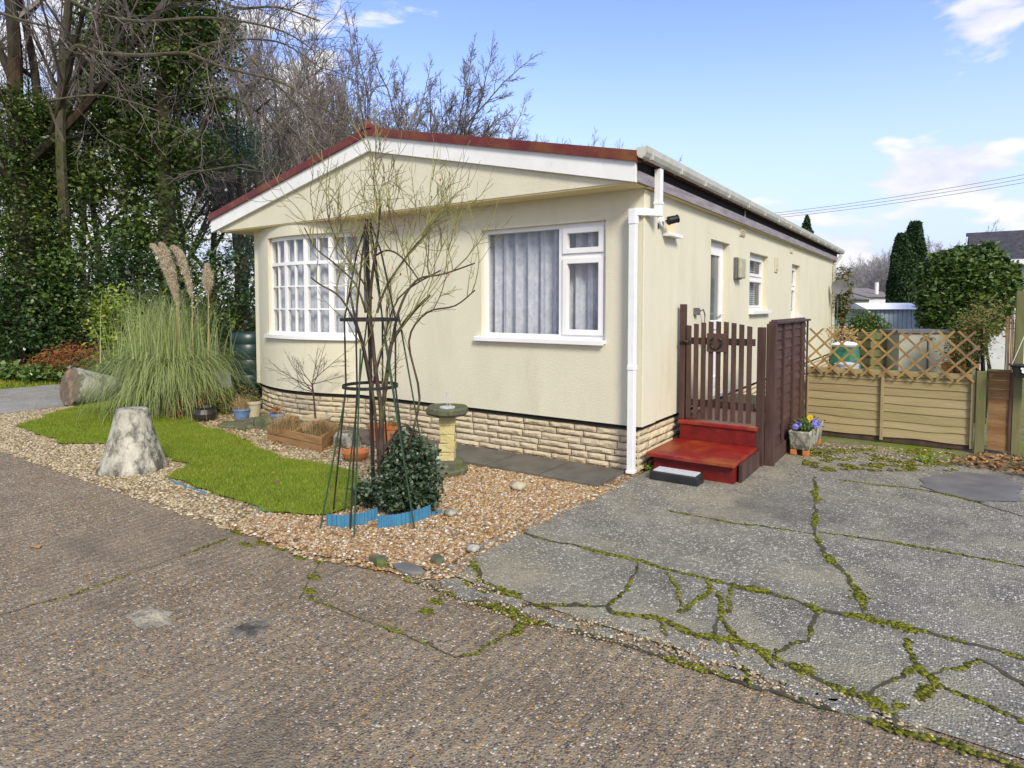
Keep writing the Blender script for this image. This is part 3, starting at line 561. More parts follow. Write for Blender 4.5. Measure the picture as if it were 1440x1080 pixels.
# loose stones at the corner of the gravel
for i,(nm,px,py,a,b,h,mt,lb) in enumerate((('edging_stone',532,796,.075,.04,.055,'mossstone','chunky moss-tinted stone at the tip of the gravel, nearer the road joint'),('flat_stone',580,806,.12,.055,.03,'smooth','wide flat slate-grey stone between two small edging stones'),('edging_stone',614,793,.06,.03,.045,'mossstone','small blocky stone beside the cracked corner of the drive'),('white_stone',618,760,.0,.0,.0,None,None))):
    if mt is None: continue
    x,y=G(px,py); mb=MB(); lump(mb,(0,0),(a,b),h,i+50,7,rz=YAW); o=mb.build(nm,M[mt]); o.location=(x,y,.004); tag(o,lb,'stone')
for i,(px,py,r,mt,lb) in enumerate(((730,690,.06,'terra','rounded tan cobble in the gravel near the paving slabs'),(634,727,.045,'lichenstone','white knobbly flint beside the blue edging'),(666,777,.04,'lichenstone','white flint at the corner of the gravel by the drive'))):
    x,y=G(px,py); mb=MB(); mb.lathe((0,0,0),[(r*.6,0),(r,.3*r),(r*.95,.7*r),(r*.5,1.05*r),(r*.1,1.15*r)],14,jit=.5,sx=1.2); o=mb.build('cobble',M['creampot' if i==0 else mt],smooth=True); o.location=(x,y,.01); tag(o,lb,'stone')
# road repairs
for i,(px,py,a,b,lb) in enumerate(((213,868,.14,.08,'smeared grey mortar lump on the road, left of the other'),(355,884,.08,.10,'ragged dark pothole repair in the road, right of the mortar lump'))):
    x,y=G(px,py); mb=MB(); nr,na=9,28; vs=[(0,0,.016)]
    for q in range(1,nr+1):
        for j in range(na):
            t=j/na*6.283; k=q/nr; rr_=k*(1+.6*noise.noise(Vector((math.cos(t)*2+i*5,math.sin(t)*2,3)))+.25*noise.noise(Vector((math.cos(t)*6+i,math.sin(t)*6,9))))
            vs.append((a*rr_*math.cos(t),b*rr_*math.sin(t),max(.001,(1-k**3)*(.010+.022*abs(noise.noise(Vector((rr_*math.cos(t)*3.2+i,rr_*math.sin(t)*3.2,i))))))))
    fs=[(0,1+j,1+(j+1)%na) for j in range(na)]+[(1+(q-1)*na+j,1+q*na+j,1+q*na+(j+1)%na,1+(q-1)*na+(j+1)%na) for q in range(1,nr) for j in range(na)]
    mb.add(vs,fs); o=mb.build('mortar_lump',M['rubble'] if i==0 else M['pit']); o.location=(x,y,.001); tag(o,lb,'mortar')
x,y=G(50,770); mb=MB(); mb.add([(-.06,-.02,.006),(.0,-.025,.012),(.06,0,.008),(.02,.03,.016),(-.04,.02,.007)],[(0,1,2,3,4)]); o=mb.build('fallen_leaf',M['litter']); o.location=(x,y,0); tag(o,'single tan dead leaf lying on the road at left','leaf')
# slabs along the front wall
SL=[]
for i in range(9):
    x1=-.12-i*.62; mb=MB(); mb.box(x1-.60,x1,-.66,-.07,.0,.032)
    o=mb.build('paving_slab',M['slab'],loc=(x1-.3,-.36,0),bevel=.004); tag(o,['dark paving slab nearest the downpipe','second dark paving slab along the front wall from the downpipe','third dark paving slab, right of the birdbath base','fourth dark paving slab behind the birdbath','fifth dark paving slab, just left of the birdbath','sixth paving slab under the front wall, behind the ivy bush','seventh paving slab beside the terracotta saucer','eighth paving slab behind the timber planter','ninth paving slab, under the potted maple'][i],'paving slab','paving slabs along the front wall')
    if i>=8: break

# ------------------------------------------------------------------ HOUSE
HL,HR=-6.15,0.0; HLEN=12.0
home=thing('mobile_home','cream rendered single-storey park home with white windows and red-edged low gable roof','house',(-3.1,6,0))
def bow(x):
    t=(x+4.97)/1.08
    return .25*max(0,1-t*t) if abs(t)<1 else 0.
def cslab(mb,x0,x1,z0,z1,yf,yb,n=None,follow_back=True):
    """slab along the front that follows the bow; yf/yb offsets (negative = towards the road)"""
    n=n or max(1,int(abs(x1-x0)/.08)); vs=[];fs=[]
    for i in range(n+1):
        x=x0+(x1-x0)*i/n; b=bow(x); bb=b if follow_back else 0
        vs+=[(x,yf-b,z0),(x,yf-b,z1),(x,yb-bb,z0),(x,yb-bb,z1)]
    for i in range(n):
        a=i*4; c=a+4
        fs+=[(a,a+1,c+1,c),(a+2,c+2,c+3,a+3),(a+1,a+3,c+3,c+1),(a,c,c+2,a+2)]
    fs+=[(0,2,3,1),(n*4,n*4+1,n*4+3,n*4+2)]
    mb.add(vs,fs)
ZB=.45; ZS=2.71
# front wall pieces round two openings
wf=MB(); BX0,BX1,BZ0,BZ1=-5.56,-3.90,1.20,2.55; RX0,RX1,RZ0,RZ1=-1.90,-.375,1.26,2.435
cslab(wf,HL,BX0,ZB,ZS,0,.14); cslab(wf,BX0,BX1,ZB,BZ0,0,.14); cslab(wf,BX0,BX1,BZ1,ZS,0,.14); cslab(wf,BX1,RX0,ZB,ZS,0,.14)
cslab(wf,RX0,RX1,ZB,RZ0,0,.14); cslab(wf,RX0,RX1,RZ1,ZS,0,.14); cslab(wf,RX1,HR,ZB,ZS,0,.14)
wf.build('front_wall',M['wall'],home)
# side wall with openings
ws=MB(); op=[(2.07,2.86,.50,2.41),(3.88,5.0,1.53,2.38),(6.84,7.6,1.42,2.37)]
def sidepiece(y0,y1,z0,z1): ws.box(-.13,0,y0,y1,z0,z1)
yy=.14
for (a,b,c,d) in op:
    sidepiece(yy,a,ZB,ZS); sidepiece(a,b,ZB,c); sidepiece(a,b,d,ZS); yy=b
sidepiece(yy,HLEN,ZB,ZS)
ws.build('side_wall',M['wall'],home)
mb=MB(); mb.box(HL,HL+.13,.14,HLEN-.13,ZB,ZS); mb.box(HL,HR-.13,HLEN-.13,HLEN,ZB,ZS); mb.build('rear_wall',M['wall'],home)
mb=MB(); mb.box(0.0,.018,-.0,.33,ZB,ZS-.02); mb.build('corner_pilaster',M['wall'],home,bevel=.004)
mb=MB(); mb.box(HL+.14,HR-.14,.9,.92,ZB,ZS); mb.box(HL+.14,HR-.14,.15,6,ZB+.05,ZB+.09); mb.box(-.9,-.88,.95,HLEN-.2,ZB+.1,ZS); mb.build('room_partition',M['room'],home)
# black strip, painted as the shade of the gap under the walls
mb=MB(); cslab(mb,HL+.04,HR-.03,ZB-.035,ZB-.002,.02,.12); mb.box(-.10,-.03,.12,HLEN-.1,ZB-.035,ZB-.002); mb.build('base_gap_shade',M['void'],home)
# stone skirting: courses of split-face stones
def stones(frame,length,h,seed):
    rg=random.Random(seed); mb=MB(); z=0.0; 
    while z<h-.02:
        ch=min(rg.choice([.062,.07,.078]),h-z) if h-z>.1 else h-z; u=rg.uniform(-.2,0)
        while u<length:
            l=rg.uniform(.18,.48); a=max(0,u)+.004; b=min(length,u+l)-.004; u+=l
            if b-a<.03: continue
            nx=max(2,int((b-a)/.035)); nz=3; vs=[];fs=[]; pr=rg.uniform(.0,.014)
            for i in range(nx+1):
                for j in range(nz+1):
                    uu=a+(b-a)*i/nx; zz=z+.004+(ch-.008)*j/nz; e=(i in(0,nx)) or (j in (0,nz))
                    d=pr+.006+.016*noise.noise(Vector((uu*14+seed,zz*30,pr*90))) if not e else .001
                    if not e: d+=.003
                    vs.append(frame(uu+(.004*noise.noise(Vector((uu*9,zz*40,1)))),zz+.005*noise.noise(Vector((uu*12,zz*9,5))),d))
            for i in range(nx):
                for j in range(nz): k=i*(nz+1)+j; fs.append((k,k+nz+1,k+nz+2,k+1))
            mb.add(vs,fs)
        z+=ch
    return mb
def ff(u,z,d): x=HL+.06+u; return (x,.045-bow(x)-d,z)
mb=stones(ff,-HL-.08,ZB-.05,3)
sd_=stones(lambda u,z,d:(-.045+d,.03+u,z),HLEN-.2,ZB-.05,4); mb.add(sd_.v,sd_.f)
mb.build('stone_skirting',M['stone'],home)
mb=MB(); n=60
cslab(mb,HL+.07,HR-.06,0.0,ZB-.036,.075,.14); mb.box(-.12,-.062,.1,HLEN-.3,0.0,ZB-.036); mb.build('skirting_mortar',M['mortar'],home)
mb=MB(); mb.box(HL+.09,HL+.15,.2,HLEN-.3,0,ZB-.04); mb.build('left_skirting',M['mortar'],home)
# gable, soffit, bargeboards, roof
RX,RZ=-3.35,3.44; EL,ER=-6.76,.06; OV=-.29
def rz(x): # underside line of the white board
    return 2.70+(RZ-2.70)*((x-EL)/(RX-EL) if x<RX else (ER-x)/(ER-RX))
mb=MB(); pts=[(EL+.14,2.715),(ER-.02,2.715),(ER-.02,rz(ER)+.10),(RX,RZ+.10),(EL+.05,rz(EL)+.11)]
vs=[(x,OV+.02,z) for x,z in pts]+[(x,OV+.10,z) for x,z in pts]; n=5
mb.add(vs,[tuple(range(n)),tuple(range(n,2*n))[::-1]]+[(i,(i+1)%n,n+(i+1)%n,n+i) for i in range(n)]); mb.build('gable',M['wall'],home)
mb=MB(); mb.box(EL+.14,ER-.02,OV+.03,-.0,2.70,2.714); mb.box(HR+.0,ER-.003,-.01,HLEN,2.70,2.712); mb.box(EL+.14,HL,0,HLEN,2.70,2.714); mb.box(HL+.1,HR-.1,-.01,.2,2.712,2.72); mb.build('soffit',M['soffit'],home)
def rake(mb,zoff0,zoff1,y0,y1,x0=EL,x1=ER):
    for (a,b) in ((x0,RX),(RX,x1)):
        za=rz(a) ; zb=rz(b)
        if a<EL: pass
        vs=[(a,y0,za+zoff0),(a,y1,za+zoff0),(a,y0,za+zoff1),(a,y1,za+zoff1),(b,y0,zb+zoff0),(b,y1,zb+zoff0),(b,y0,zb+zoff1),(b,y1,zb+zoff1)]
        mb.add(vs,[(0,1,3,2),(4,6,7,5),(0,4,5,1),(2,3,7,6),(0,2,6,4),(1,5,7,3)])
mb=MB(); rake(mb,.0,.178,OV-.025,OV+.018); mb.build('bargeboard',M['whitewood'],home)
mb=MB(); rake(mb,.186,.275,OV-.045,OV+.05,EL-.03,ER+.02); rake(mb,.178,.186,OV-.055,OV+.05,EL-.03,ER+.02); mb.build('roof_verge_trim',M['redtrim'],home)
mb=MB(); rake(mb,.20,.262,OV+.052,HLEN+.3,EL-.05,ER+.03); mb.build('roof',M['roof'],home)
mb=MB(); mb.box(RX-.09,RX+.09,OV-.06,HLEN+.2,RZ+.25,RZ+.30); mb.lathe((RX-.02,OV-.0,RZ+.29),[(.065,0),(.06,.03),(.04,.06),(.015,.075)],12); mb.build('ridge_cap',M['roof'],home,bevel=.01)
mb=MB(); mb.lathe((-1.05,2.2,3.08),[(.07,0),(.07,.20),(.16,.22),(.15,.26),(.08,.30),(.02,.31)],18); mb.build('roof_vent_cowl',M['blackp'],home,smooth=False)
mb=MB(); mb.box(ER-.002,ER+.02,OV+.02,HLEN,2.705,2.80); mb.box(ER-.002,ER+.012,3.3,3.33,2.80,2.9); mb.build('fascia',M['fascia'],home)
mb=MB(); mb.box(ER-.03,ER-.01,OV+.05,HLEN,2.80,2.93); mb.build('eaves_gap_shade',M['void'],home)  # black board painted as the shade between fascia and gutter
# gutter
mb=MB(); gx=ER+.065; ys=[OV-.04,HLEN+.35]; prof=[(-.055,.05),(-.05,0),(-.03,-.035),(0,-.05),(.03,-.035),(.05,0),(.058,.05),(.05,.052),(.044,.0),(.026,-.028),(0,-.042),(-.026,-.028),(-.044,0),(-.048,.05)]
vs=[(gx+a,y,2.945+b) for y in ys for a,b in prof]; k=len(prof); mb.add(vs,[(i,(i+1)%k,k+(i+1)%k,k+i) for i in range(k)]+[(0,1,12,13)])
vs=[(gx+a,ys[0]+.002,2.945+b) for a,b in prof[:7]]; mb.add(vs,[tuple(range(7))])
gu=mb.build('gutter',M['gutter'],home)
for yb in (-.2,.55,1.3,2.2,3.1,4.0,4.9,5.8,6.7,7.6,8.5,9.4,10.3,11.2):
    mb=MB(); mb.box(gx-.048,gx+.052,yb,yb+.025,2.901,2.994); mb.build('gutter_bracket',M['gutter'],gu)
# downpipe at the front corner with swan neck
mb=MB(); w2=.033
mb.box(-.045-w2-.01,-.045+w2-.01,-.115,-.05,.015,2.49); mb.box(-.09,-.018,-.122,-.04,1.0,1.045); mb.box(-.09,-.018,-.122,-.04,2.36,2.50); mb.box(-.094,-.014,-.126,-.04,.02,.05)
mb.bar((-.055,-.083,2.475),(.105,.12,2.475),.06,.065); mb.bar((-.0,-.02,2.475),(.012,-.0,2.475),.068,.073)
mb.box(.075,.14,.09,.155,2.44,2.88); mb.box(.07,.145,.085,.16,2.55,2.58); mb.build('downpipe',M['pipe'],home,bevel=.005)
mb=MB(); mb.box(.01,.07,HLEN-.35,HLEN-.28,.02,2.6); mb.bar((.04,HLEN-.31,2.6),(gx,HLEN+.1,2.85),.06,.06); mb.build('downpipe',M['gutter'],home,bevel=.004)
# ---- windows
def frame_rect(mb,ax,u0,u1,z0,z1,t,d0,d1):
    """frame of four bars; ax 'x': along the front (y depth), 'y': along the side (x depth)"""
    def b(a,b_,c,d):
        if ax=='x': mb.box(a,b_,d0,d1,c,d)
        else: mb.box(d0,d1,a,b_,c,d)
    b(u0,u0+t,z0,z1); b(u1-t,u1,z0,z1); b(u0+t,u1-t,z0,z0+t); b(u0+t,u1-t,z1-t,z1)
def curtain(name,par,x0,x1,z0,z1,y,folds,amp,fol=False,gapc=None):
    n=int((x1-x0)*90); vs=[];fs=[]; rg=random.Random(int(abs(x0)*100)); ph=0
    for i in range(n+1):
        x=x0+(x1-x0)*i/n; ph+=folds*6.283/n*(1+.5*noise.noise(Vector((x*5,z0,0))))
        yo=y+amp*math.sin(ph)+amp*.4*math.sin(ph*2.3)-(bow(x) if fol else 0)
        vs+=[(x,yo,z0),(x+.006*math.sin(ph),yo+.01,z1)]
    for i in range(n): fs.append((2*i,2*i+2,2*i+3,2*i+1))
    mb=MB(); mb.add(vs,fs); o=mb.build(name,M['net'],par,smooth=True); return o
# right front window
fy=.055
wr=MB(); frame_rect(wr,'x',RX0,RX1,RZ0,RZ1,.045,fy,fy+.06); wr.box(-.935,-.885,fy,fy+.06,RZ0+.045,RZ1-.045)
wr.box(-.885,RX1-.045,fy,fy+.06,2.085,2.13); win=wr.build('window',M['white'],home,bevel=.004)
for (z0,z1,nm) in ((2.13,2.39,'opening_light'),(1.305,2.085,'casement')):
    mb=MB(); frame_rect(mb,'x',-.884,RX1-.046,z0+.001,z1-.001,.055,fy-.018,fy+.045); mb.build('sash',M['white'],win,bevel=.004)
mb=MB(); mb.box(RX0+.045,-.935,fy+.03,fy+.035,RZ0+.045,RZ1-.045); mb.box(-.83,RX1-.1,fy+.03,fy+.035,1.35,2.04); mb.box(-.83,RX1-.1,fy+.03,fy+.035,2.18,2.34); mb.build('pane',M['glass'],win)
mb=MB(); mb.box(RX0-.07,RX1+.005,-.045,.07,RZ0-.03,RZ0+.004); mb.box(RX0-.07,RX1+.005,-.055,-.043,RZ0-.045,RZ0+.0); mb.build('window_sill',M['white'],win,bevel=.003)
curtain('net_curtain',win,RX0-.14,RX1+.10,RZ0+.02,RZ1,.185,12,.034)
# bow window
fy=.06
bw=MB(); cslab(bw,BX0,BX1,BZ0,BZ0+.05,fy,fy+.06); cslab(bw,BX0,BX1,BZ1-.05,BZ1,fy,fy+.06)
nx=4; X=[BX0+(BX1-BX0)*i/nx for i in range(nx+1)]
for i,x in enumerate(X):
    t=.022 if i in (0,nx) else .026; cslab(bw,max(BX0,x-t),min(BX1,x+t),BZ0+.05,BZ1-.05,fy-.004,fy+.056,n=1)
TR=BZ1-.37; cslab(bw,BX0+.02,BX1-.02,TR-.022,TR+.022,fy-.006,fy+.05)
bow_w=bw.build('bow_window',M['white'],home)
gb=MB()
for i in range(nx):
    xm=(X[i]+X[i+1])/2; cslab(gb,xm-.011,xm+.011,BZ0+.05,BZ1-.05,fy+.004,fy+.04,n=1)
for k in (1,2): 
    z=BZ0+.05+(TR-BZ0-.05)*k/3; cslab(gb,BX0+.02,BX1-.02,z-.010,z+.010,fy+.006,fy+.038)
gb.build('glazing_bars',M['white'],bow_w)
mb=MB(); cslab(mb,BX0+.02,BX1-.02,BZ0+.05,BZ1-.05,fy+.02,fy+.024); mb.build('pane',M['glass'],bow_w)
mb=MB(); cslab(mb,BX0-.10,BX1+.04,BZ0-.045,BZ0+.004,-.05,.07); mb.build('window_sill',M['white'],bow_w)
curtain('net_curtain',bow_w,BX0-.12,BX1+.12,BZ0+.04,BZ1,.20,15,.022,True)
# side windows (x = 0 plane, frames set back)
def side_window(y0,y1,z0,z1,split,lab=None):
    fx=-.085; mb=MB(); frame_rect(mb,'y',y0,y1,z0,z1,.05,fx-.05,fx); mb.box(fx-.05,fx,y0+.05,y1-.05,split-.025,split+.025); o=mb.build('window',M['white'],home,bevel=.003)
    mb=MB(); frame_rect(mb,'y',y0+.05,y1-.05,split+.026,z1-.05,.045,fx-.03,fx+.014); frame_rect(mb,'y',y0+.05,y1-.05,z0+.05,split-.026,.03,fx-.03,fx+.010); mb.build('sash',M['white'],o,bevel=.003)
    mb=MB(); mb.box(fx-.032,fx-.028,y0+.05,y1-.05,z0+.05,split-.02); mb.box(fx-.032,fx-.028,y0+.05,y1-.05,split+.02,z1-.05); mb.build('pane',M['glass'],o)
    mb=MB(); mb.box(-.13,.07,y0-.02,y1+.03,z0-.05,z0-.002); mb.build('window_sill',M['white'],o,bevel=.004)
    mb=MB()
    for k in range(22): z=z0+.06+(z1-z0-.1)*k/22; mb.add([(fx-.10,y0,z),(fx-.10,y1,z),(fx-.13,y1,z+.03),(fx-.13,y0,z+.03)],[(0,1,2,3)])
    mb.build('blind',M['net'],o)
side_window(*op[1],2.02); side_window(*op[2],1.95)
# door
fx=-.085; y0,y1,z0,z1=op[0]
mb=MB(); frame_rect(mb,'y',y0,y1,z0,z1,.06,fx-.06,fx); dr=mb.build('door_frame',M['white'],home,bevel=.004)
mb=MB(); a,b=y0+.06,y1-.06; mb.box(fx-.045,fx+.01,a,a+.11,z0+.06,z1-.06); mb.box(fx-.045,fx+.01,b-.11,b,z0+.06,z1-.06); mb.box(fx-.045,fx+.01,a+.11,b-.11,z0+.06,z0+.2); mb.box(fx-.045,fx+.01,a+.11,b-.11,1.30,1.42); mb.box(fx-.045,fx+.01,a+.11,b-.11,z1-.17,z1-.06); dd=mb.build('door',M['white'],home,bevel=.005)
mb=MB(); mb.box(fx-.02,fx-.012,a+.11,b-.11,1.42,z1-.17); mb.build('glass_panel',M['doorglass'],dd)
mb=MB(); mb.box(fx-.02,fx-.008,a+.11,b-.11,z0+.2,1.30); mb.build('door_panel',M['white'],dd)
mb=MB(); mb.box(fx+.01,fx+.02,b-.08,b-.045,1.35,1.60); mb.bar((fx+.05,b-.06,1.5),(fx+.05,b-.19,1.5),.02,.02); mb.bar((fx+.015,b-.06,1.5),(fx+.055,b-.06,1.5),.02,.02); mb.build('handle',M['white'],dd,bevel=.003)
for zz in (.75,1.45,2.05):
    mb=MB(); mb.tube([(fx+.02,a-.005,zz),(fx+.02,a-.005,zz+.10)],.014,8); mb.build('hinge',M['white'],dd)
mb=MB(); mb.box(-.13,.03,y0-.0,y1,z0-.045,z0-.002); mb.build('threshold',M['white'],dd)
# fittings on the side wall
mb=MB(); mb.box(.001,.05,3.04,3.30,1.96,2.25); lmp=mb.build('wall_lamp',M['greydark'],home,bevel=.01)
mb=MB(); mb.box(.051,.10,3.05,3.29,1.97,2.24); mb.build('diffuser',M['lampglass'],lmp,bevel=.018)
mb=MB(); mb.box(.001,.02,5.42,5.62,2.16,2.40); mb.box(.0201,.035,5.46,5.58,2.2,2.3); mb.build('meter_cover',M['beige'],home,bevel=.004)
mb=MB(); mb.box(.001,.016,3.3,3.55,2.56,2.66); 
for k in range(3): mb.box(.016,.026,3.32,3.53,2.575+k*.027,2.585+k*.027)
mb.build('air_vent',M['beige'],home)
mb=MB(); mb.box(.001,.016,6.6,6.85,2.56,2.64); mb.build('air_vent',M['beige'],home)
mb=MB(); mb.box(.001,.085,.50,.86,2.30,2.335); mb.build('small_ledge',M['white'],home,bevel=.004)
mb=MB(); mb.box(.0012,.006,.58,.78,2.336,2.52); mb.build('blank_panel',M['soffit'],home)
x_=.02
mb=MB(); mb.tube([(.002,.42,2.44),(.03,.42,2.44)],.055,16); mb.bar((.03,.42,2.45),(.08,.42,2.44),.03,.03); cam_=mb.build('security_lamp',M['pipe'],home)
mb=MB(); mb.tube([(.07,.43,2.42),(.09,.44,2.44),(.15,.50,2.46)],[.035,.042,.036],12); mb.tube([(.15,.50,2.46),(.155,.505,2.462)],[.042,.042],12); mb.tube([(.0,.38,2.36),(.0,.38,2.5)],.012,6); mb.build('lamp_head',M['blackp'],cam_)
mb=MB(); mb.box(.001,.05,1.46,1.54,1.50,1.58); mb.box(.05,.06,1.47,1.53,1.51,1.57); mb.build('outside_tap_box',M['greydark'],home,bevel=.004)
mb=MB(); mb.tube([(.02,1.56,1.53),(.05,1.66,1.56),(.05,1.72,1.50),(.05,1.70,1.2),(.05,1.67,1.18),(.05,1.66,1.24)],.008,6); mb.build('wall_cable',M['greydark'],home)

# ------------------------------------------------------------------ STEPS, GATE, PANEL
st=thing('entrance_steps','two red painted steps leading up to the picket gate','steps',(.45,.6,0))
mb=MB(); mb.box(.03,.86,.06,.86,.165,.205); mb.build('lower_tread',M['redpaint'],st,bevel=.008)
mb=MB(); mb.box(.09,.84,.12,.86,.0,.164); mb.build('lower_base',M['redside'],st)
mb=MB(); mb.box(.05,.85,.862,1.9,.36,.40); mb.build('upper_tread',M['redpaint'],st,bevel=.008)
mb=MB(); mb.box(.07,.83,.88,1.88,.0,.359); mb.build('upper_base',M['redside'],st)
mb=MB(); mb.box(.03,.83,1.902,3.1,.36,.42); mb.build('landing',M['post'],st)
mb=MB(); mb.box(.862,.885,.20,.86,.0,.17); mb.build('side_board',M['brown'],st)
gt=thing('picket_gate','dark brown picket gate with horseshoe plaque at the top of the red steps','gate',(.45,.98,.4))
GY=.93
for i in range(9):
    x=.135+i*.077; top=1.40+.045*math.sin(math.pi*(i)/8)
    mb=MB(); mb.add([(x-.024,GY,.42),(x+.024,GY,.42),(x+.024,GY+.018,.42),(x-.024,GY+.018,.42),(x-.024,GY,top),(x+.024,GY,top-.006),(x+.024,GY+.018,top-.006),(x-.024,GY+.018,top)],[(0,1,5,4),(1,2,6,5),(2,3,7,6),(3,0,4,7),(4,5,6,7),(0,3,2,1)])
    mb.build('picket',M['brown'],gt,bevel=.002)
for z in (.55,1.20):
    mb=MB(); mb.box(.09,.80,GY+.0185,GY+.045,z,z+.07); mb.build('rail',M['brown'],gt)
mb=MB(); mb.box(.33,.53,GY-.02,GY-.001,1.13,1.32); pq=mb.build('plaque',M['brown'],gt,bevel=.003)
mb=MB(); mb.tube([(.43+.055*math.sin(t),GY-.03,1.225-.06*math.cos(t)) for t in [R(-145+i*29) for i in range(11)]],.011,6); mb.build('horseshoe',M['darkiron'],pq)
mb=MB(); mb.box(.045,.16,GY-.012,GY-.002,1.205,1.235); mb.tube([(.06,GY-.025,1.22),(.10,GY-.03,1.235),(.13,GY-.015,1.22)],.010,6); mb.build('latch',M['darkiron'],gt)
def post(x,y,z0,z1,w,m,label,cat='post',name='fence_post',d=None):
    mb=MB(); mb.box(x-w/2,x+w/2,y-(d or w)/2,y+(d or w)/2,z0,z1); o=mb.build(name,M[m],loc=(x,y,z0),bevel=.004); return tag(o,label,cat)
post(.065,GY+.03,.40,1.62,.06,'brown','tall slim dark brown gate post against the cream side wall')
post(.862,GY+.03,.0,1.39,.07,'brown','dark brown gate post between the pickets and the brown fence panel')
fp=thing('close_boarded_fence','dark red-brown close-boarded fence panel beside the gate, running back from the steps','fence',(.93,1.9,0))
mb=MB(); rg=random.Random(2); z=.17; i=0
while z<1.40:
    h=.105; mb.add([(.925,1.06,z-.012),(.925,2.78,z-.012),(.925,2.78,z+h),(.925,1.06,z+h),(.956,1.06,z-.012),(.956,2.78,z-.012),(.938,2.78,z+h),(.938,1.06,z+h)],[(0,1,2,3),(4,7,6,5),(0,4,5,1),(3,2,6,7),(0,3,7,4),(1,5,6,2)]); z+=.098+rg.uniform(-.01,.01)
mb.build('boards',M['brownh'],fp)
for yb in (1.05,1.46,1.95,2.44,2.78):
    mb=MB(); mb.box(.957,.975,yb,yb+.03,.16,1.42); mb.build('batten',M['brown'],fp)
mb=MB(); mb.box(.91,.995,1.03,2.84,1.421,1.445); mb.build('capping',M['brown'],fp,bevel=.003)
mb=MB(); mb.box(.93,.975,1.06,2.8,.0,.155); mb.build('gravel_board',M['brown'],fp,bevel=.003)
mb=MB(); mb.box(.90,.99,.985,1.045,.0,1.425); mb.build('end_post',M['brown'],fp,bevel=.004)
# door mat on its rubber block
mt=thing('rubber_step','low black rubber step with a pale grey mat, in front of the red steps','step',(.35,-.08,0))
mx0,my0=.17,-.13
mb=MB(); mb.box(.15,.60,-.14,.045,.0,.085,rz=R(0)); mb.build('rubber_block',M['blackp'],mt,bevel=.01)
mb=MB(); mb.box(.18,.57,-.12,.035,.0855,.097); mb.build('mat_top',M['mat'],mt,bevel=.003)

# ------------------------------------------------------------------ LOW FENCE + TRELLIS
FYY=2.86
lf=thing('low_lap_fence','low yellow-green lap fence panel standing at the back of the drive','fence',(1.8,FYY,0))
rg=random.Random(12); 
for (x0,x1,sd) in ((.98,1.755,1),(1.785,2.60,2)):
    mb=MB(); z=.10
    hs=[.105,.10,.10,.098,.10,.095,.085,.095]
    for i,h in enumerate(hs):
        n=16; vs=[];fs=[]
        for k in range(n+1):
            x=x0+(x1-x0)*k/n; dz=.012*noise.noise(Vector((x*2.6+sd*3,i*2.2,0)))*(1.9 if i<3 else .6)
            vs+=[(x,FYY-.016,z-.012+dz),(x,FYY-.004,z+h),(x,FYY+.004,z+h),(x,FYY-.002,z-.012+dz)]
        for k in range(n): a=k*4; fs+=[(a,a+4,a+5,a+1),(a+3,a+2,a+6,a+7),(a,a+3,a+7,a+4),(a+1,a+5,a+6,a+2)]
        fs+=[(0,1,2,3),(n*4,n*4+3,n*4+2,n*4+1)]; mb.add(vs,fs); z+=h*.965
    mb.build('lap_boards',M['fence'],lf)
for x in (.955,1.755,2.60):
    mb=MB(); mb.box(x,x+.032,FYY-.045,FYY-.018,.05,.80); mb.build('batten',M['fence'],lf,bevel=.002)
mb=MB(); mb.box(.95,2.64,FYY-.04,FYY+.012,.80,.86); mb.build('top_rail',M['fence'],lf,bevel=.003)
mb=MB(); mb.box(.95,2.63,FYY-.0,FYY+.02,.03,.09); mb.build('base_board',M['brown'],lf)
tr=thing('trellis','golden diamond trellis of crossed laths fixed above the low fence','trellis',(1.8,FYY-.05,.8)); mb=MB(); mb2=MB()
zt,zb=1.33,.78; dx=.185; s=dx; hgt=zt-zb; run=hgt*.95
k=-4
while True:
    x=.62+k*dx
    if x>2.75: break
    for (m_,sgn,yo) in ((mb,1,-.058),(mb2,-1,-.066)):
        xa,xb=(x,x+run) if sgn>0 else (x+run,x)
        # clip to the span
        def cl(xx): return xx
        a=Vector((xa,FYY+yo,zt)); b=Vector((xb,FYY+yo,zb)); lo,hi=.96,2.66
        if max(xa,xb)<lo+.02 or min(xa,xb)>hi-.02: continue
        t0,t1=0,1; dxx=b.x-a.x
        for lim,side in ((lo,-1),(hi,1)):
            for (p,q) in ((0,1),):
                t=(lim-a.x)/dxx
                if side<0:
                    if dxx>0: t0=max(t0,t)
                    else: t1=min(t1,t)
                else:
                    if dxx>0: t1=min(t1,t)
                    else: t0=max(t0,t)
        if t1-t0<.05: continue
        m_.bar(a.lerp(b,t0),a.lerp(b,t1),.023,.007,up=(0,1,0))
    k+=1
mb.build('falling_laths',M['lath'],tr); mb2.build('rising_laths',M['lath'],tr)
rf=thing('short_boarded_fence','narrow orange-brown boarded fence panel between two posts at right','fence',(2.84,2.86,0))
mb=MB(); z=.06
for i in range(9): mb.box(2.755,2.925,2.872,2.888,z,z+.088,jit=.002,rng=rg); z+=.094
mb.build('boards',M['redboard'],rf)
mb=MB(); mb.box(2.742,2.94,2.85,2.90,.905,.925); mb.build('capping',M['post'],rf)
mb=MB(); mb.box(2.928,2.95,2.855,2.90,.03,.90); mb.build('batten',M['brown'],rf)
post(2.685,2.83,.0,.90,.085,'post','thick green-brown post at the right end of the low lap fence')
post(2.995,2.90,.0,1.76,.075,'post','tallest green weathered post, at the right edge of the photo')
bb=thing('split_cane_bundle','upright strip of split bamboo cane screen tied beside the tall post','cane screen',(2.95,3.12,.0)); rg=random.Random(4)
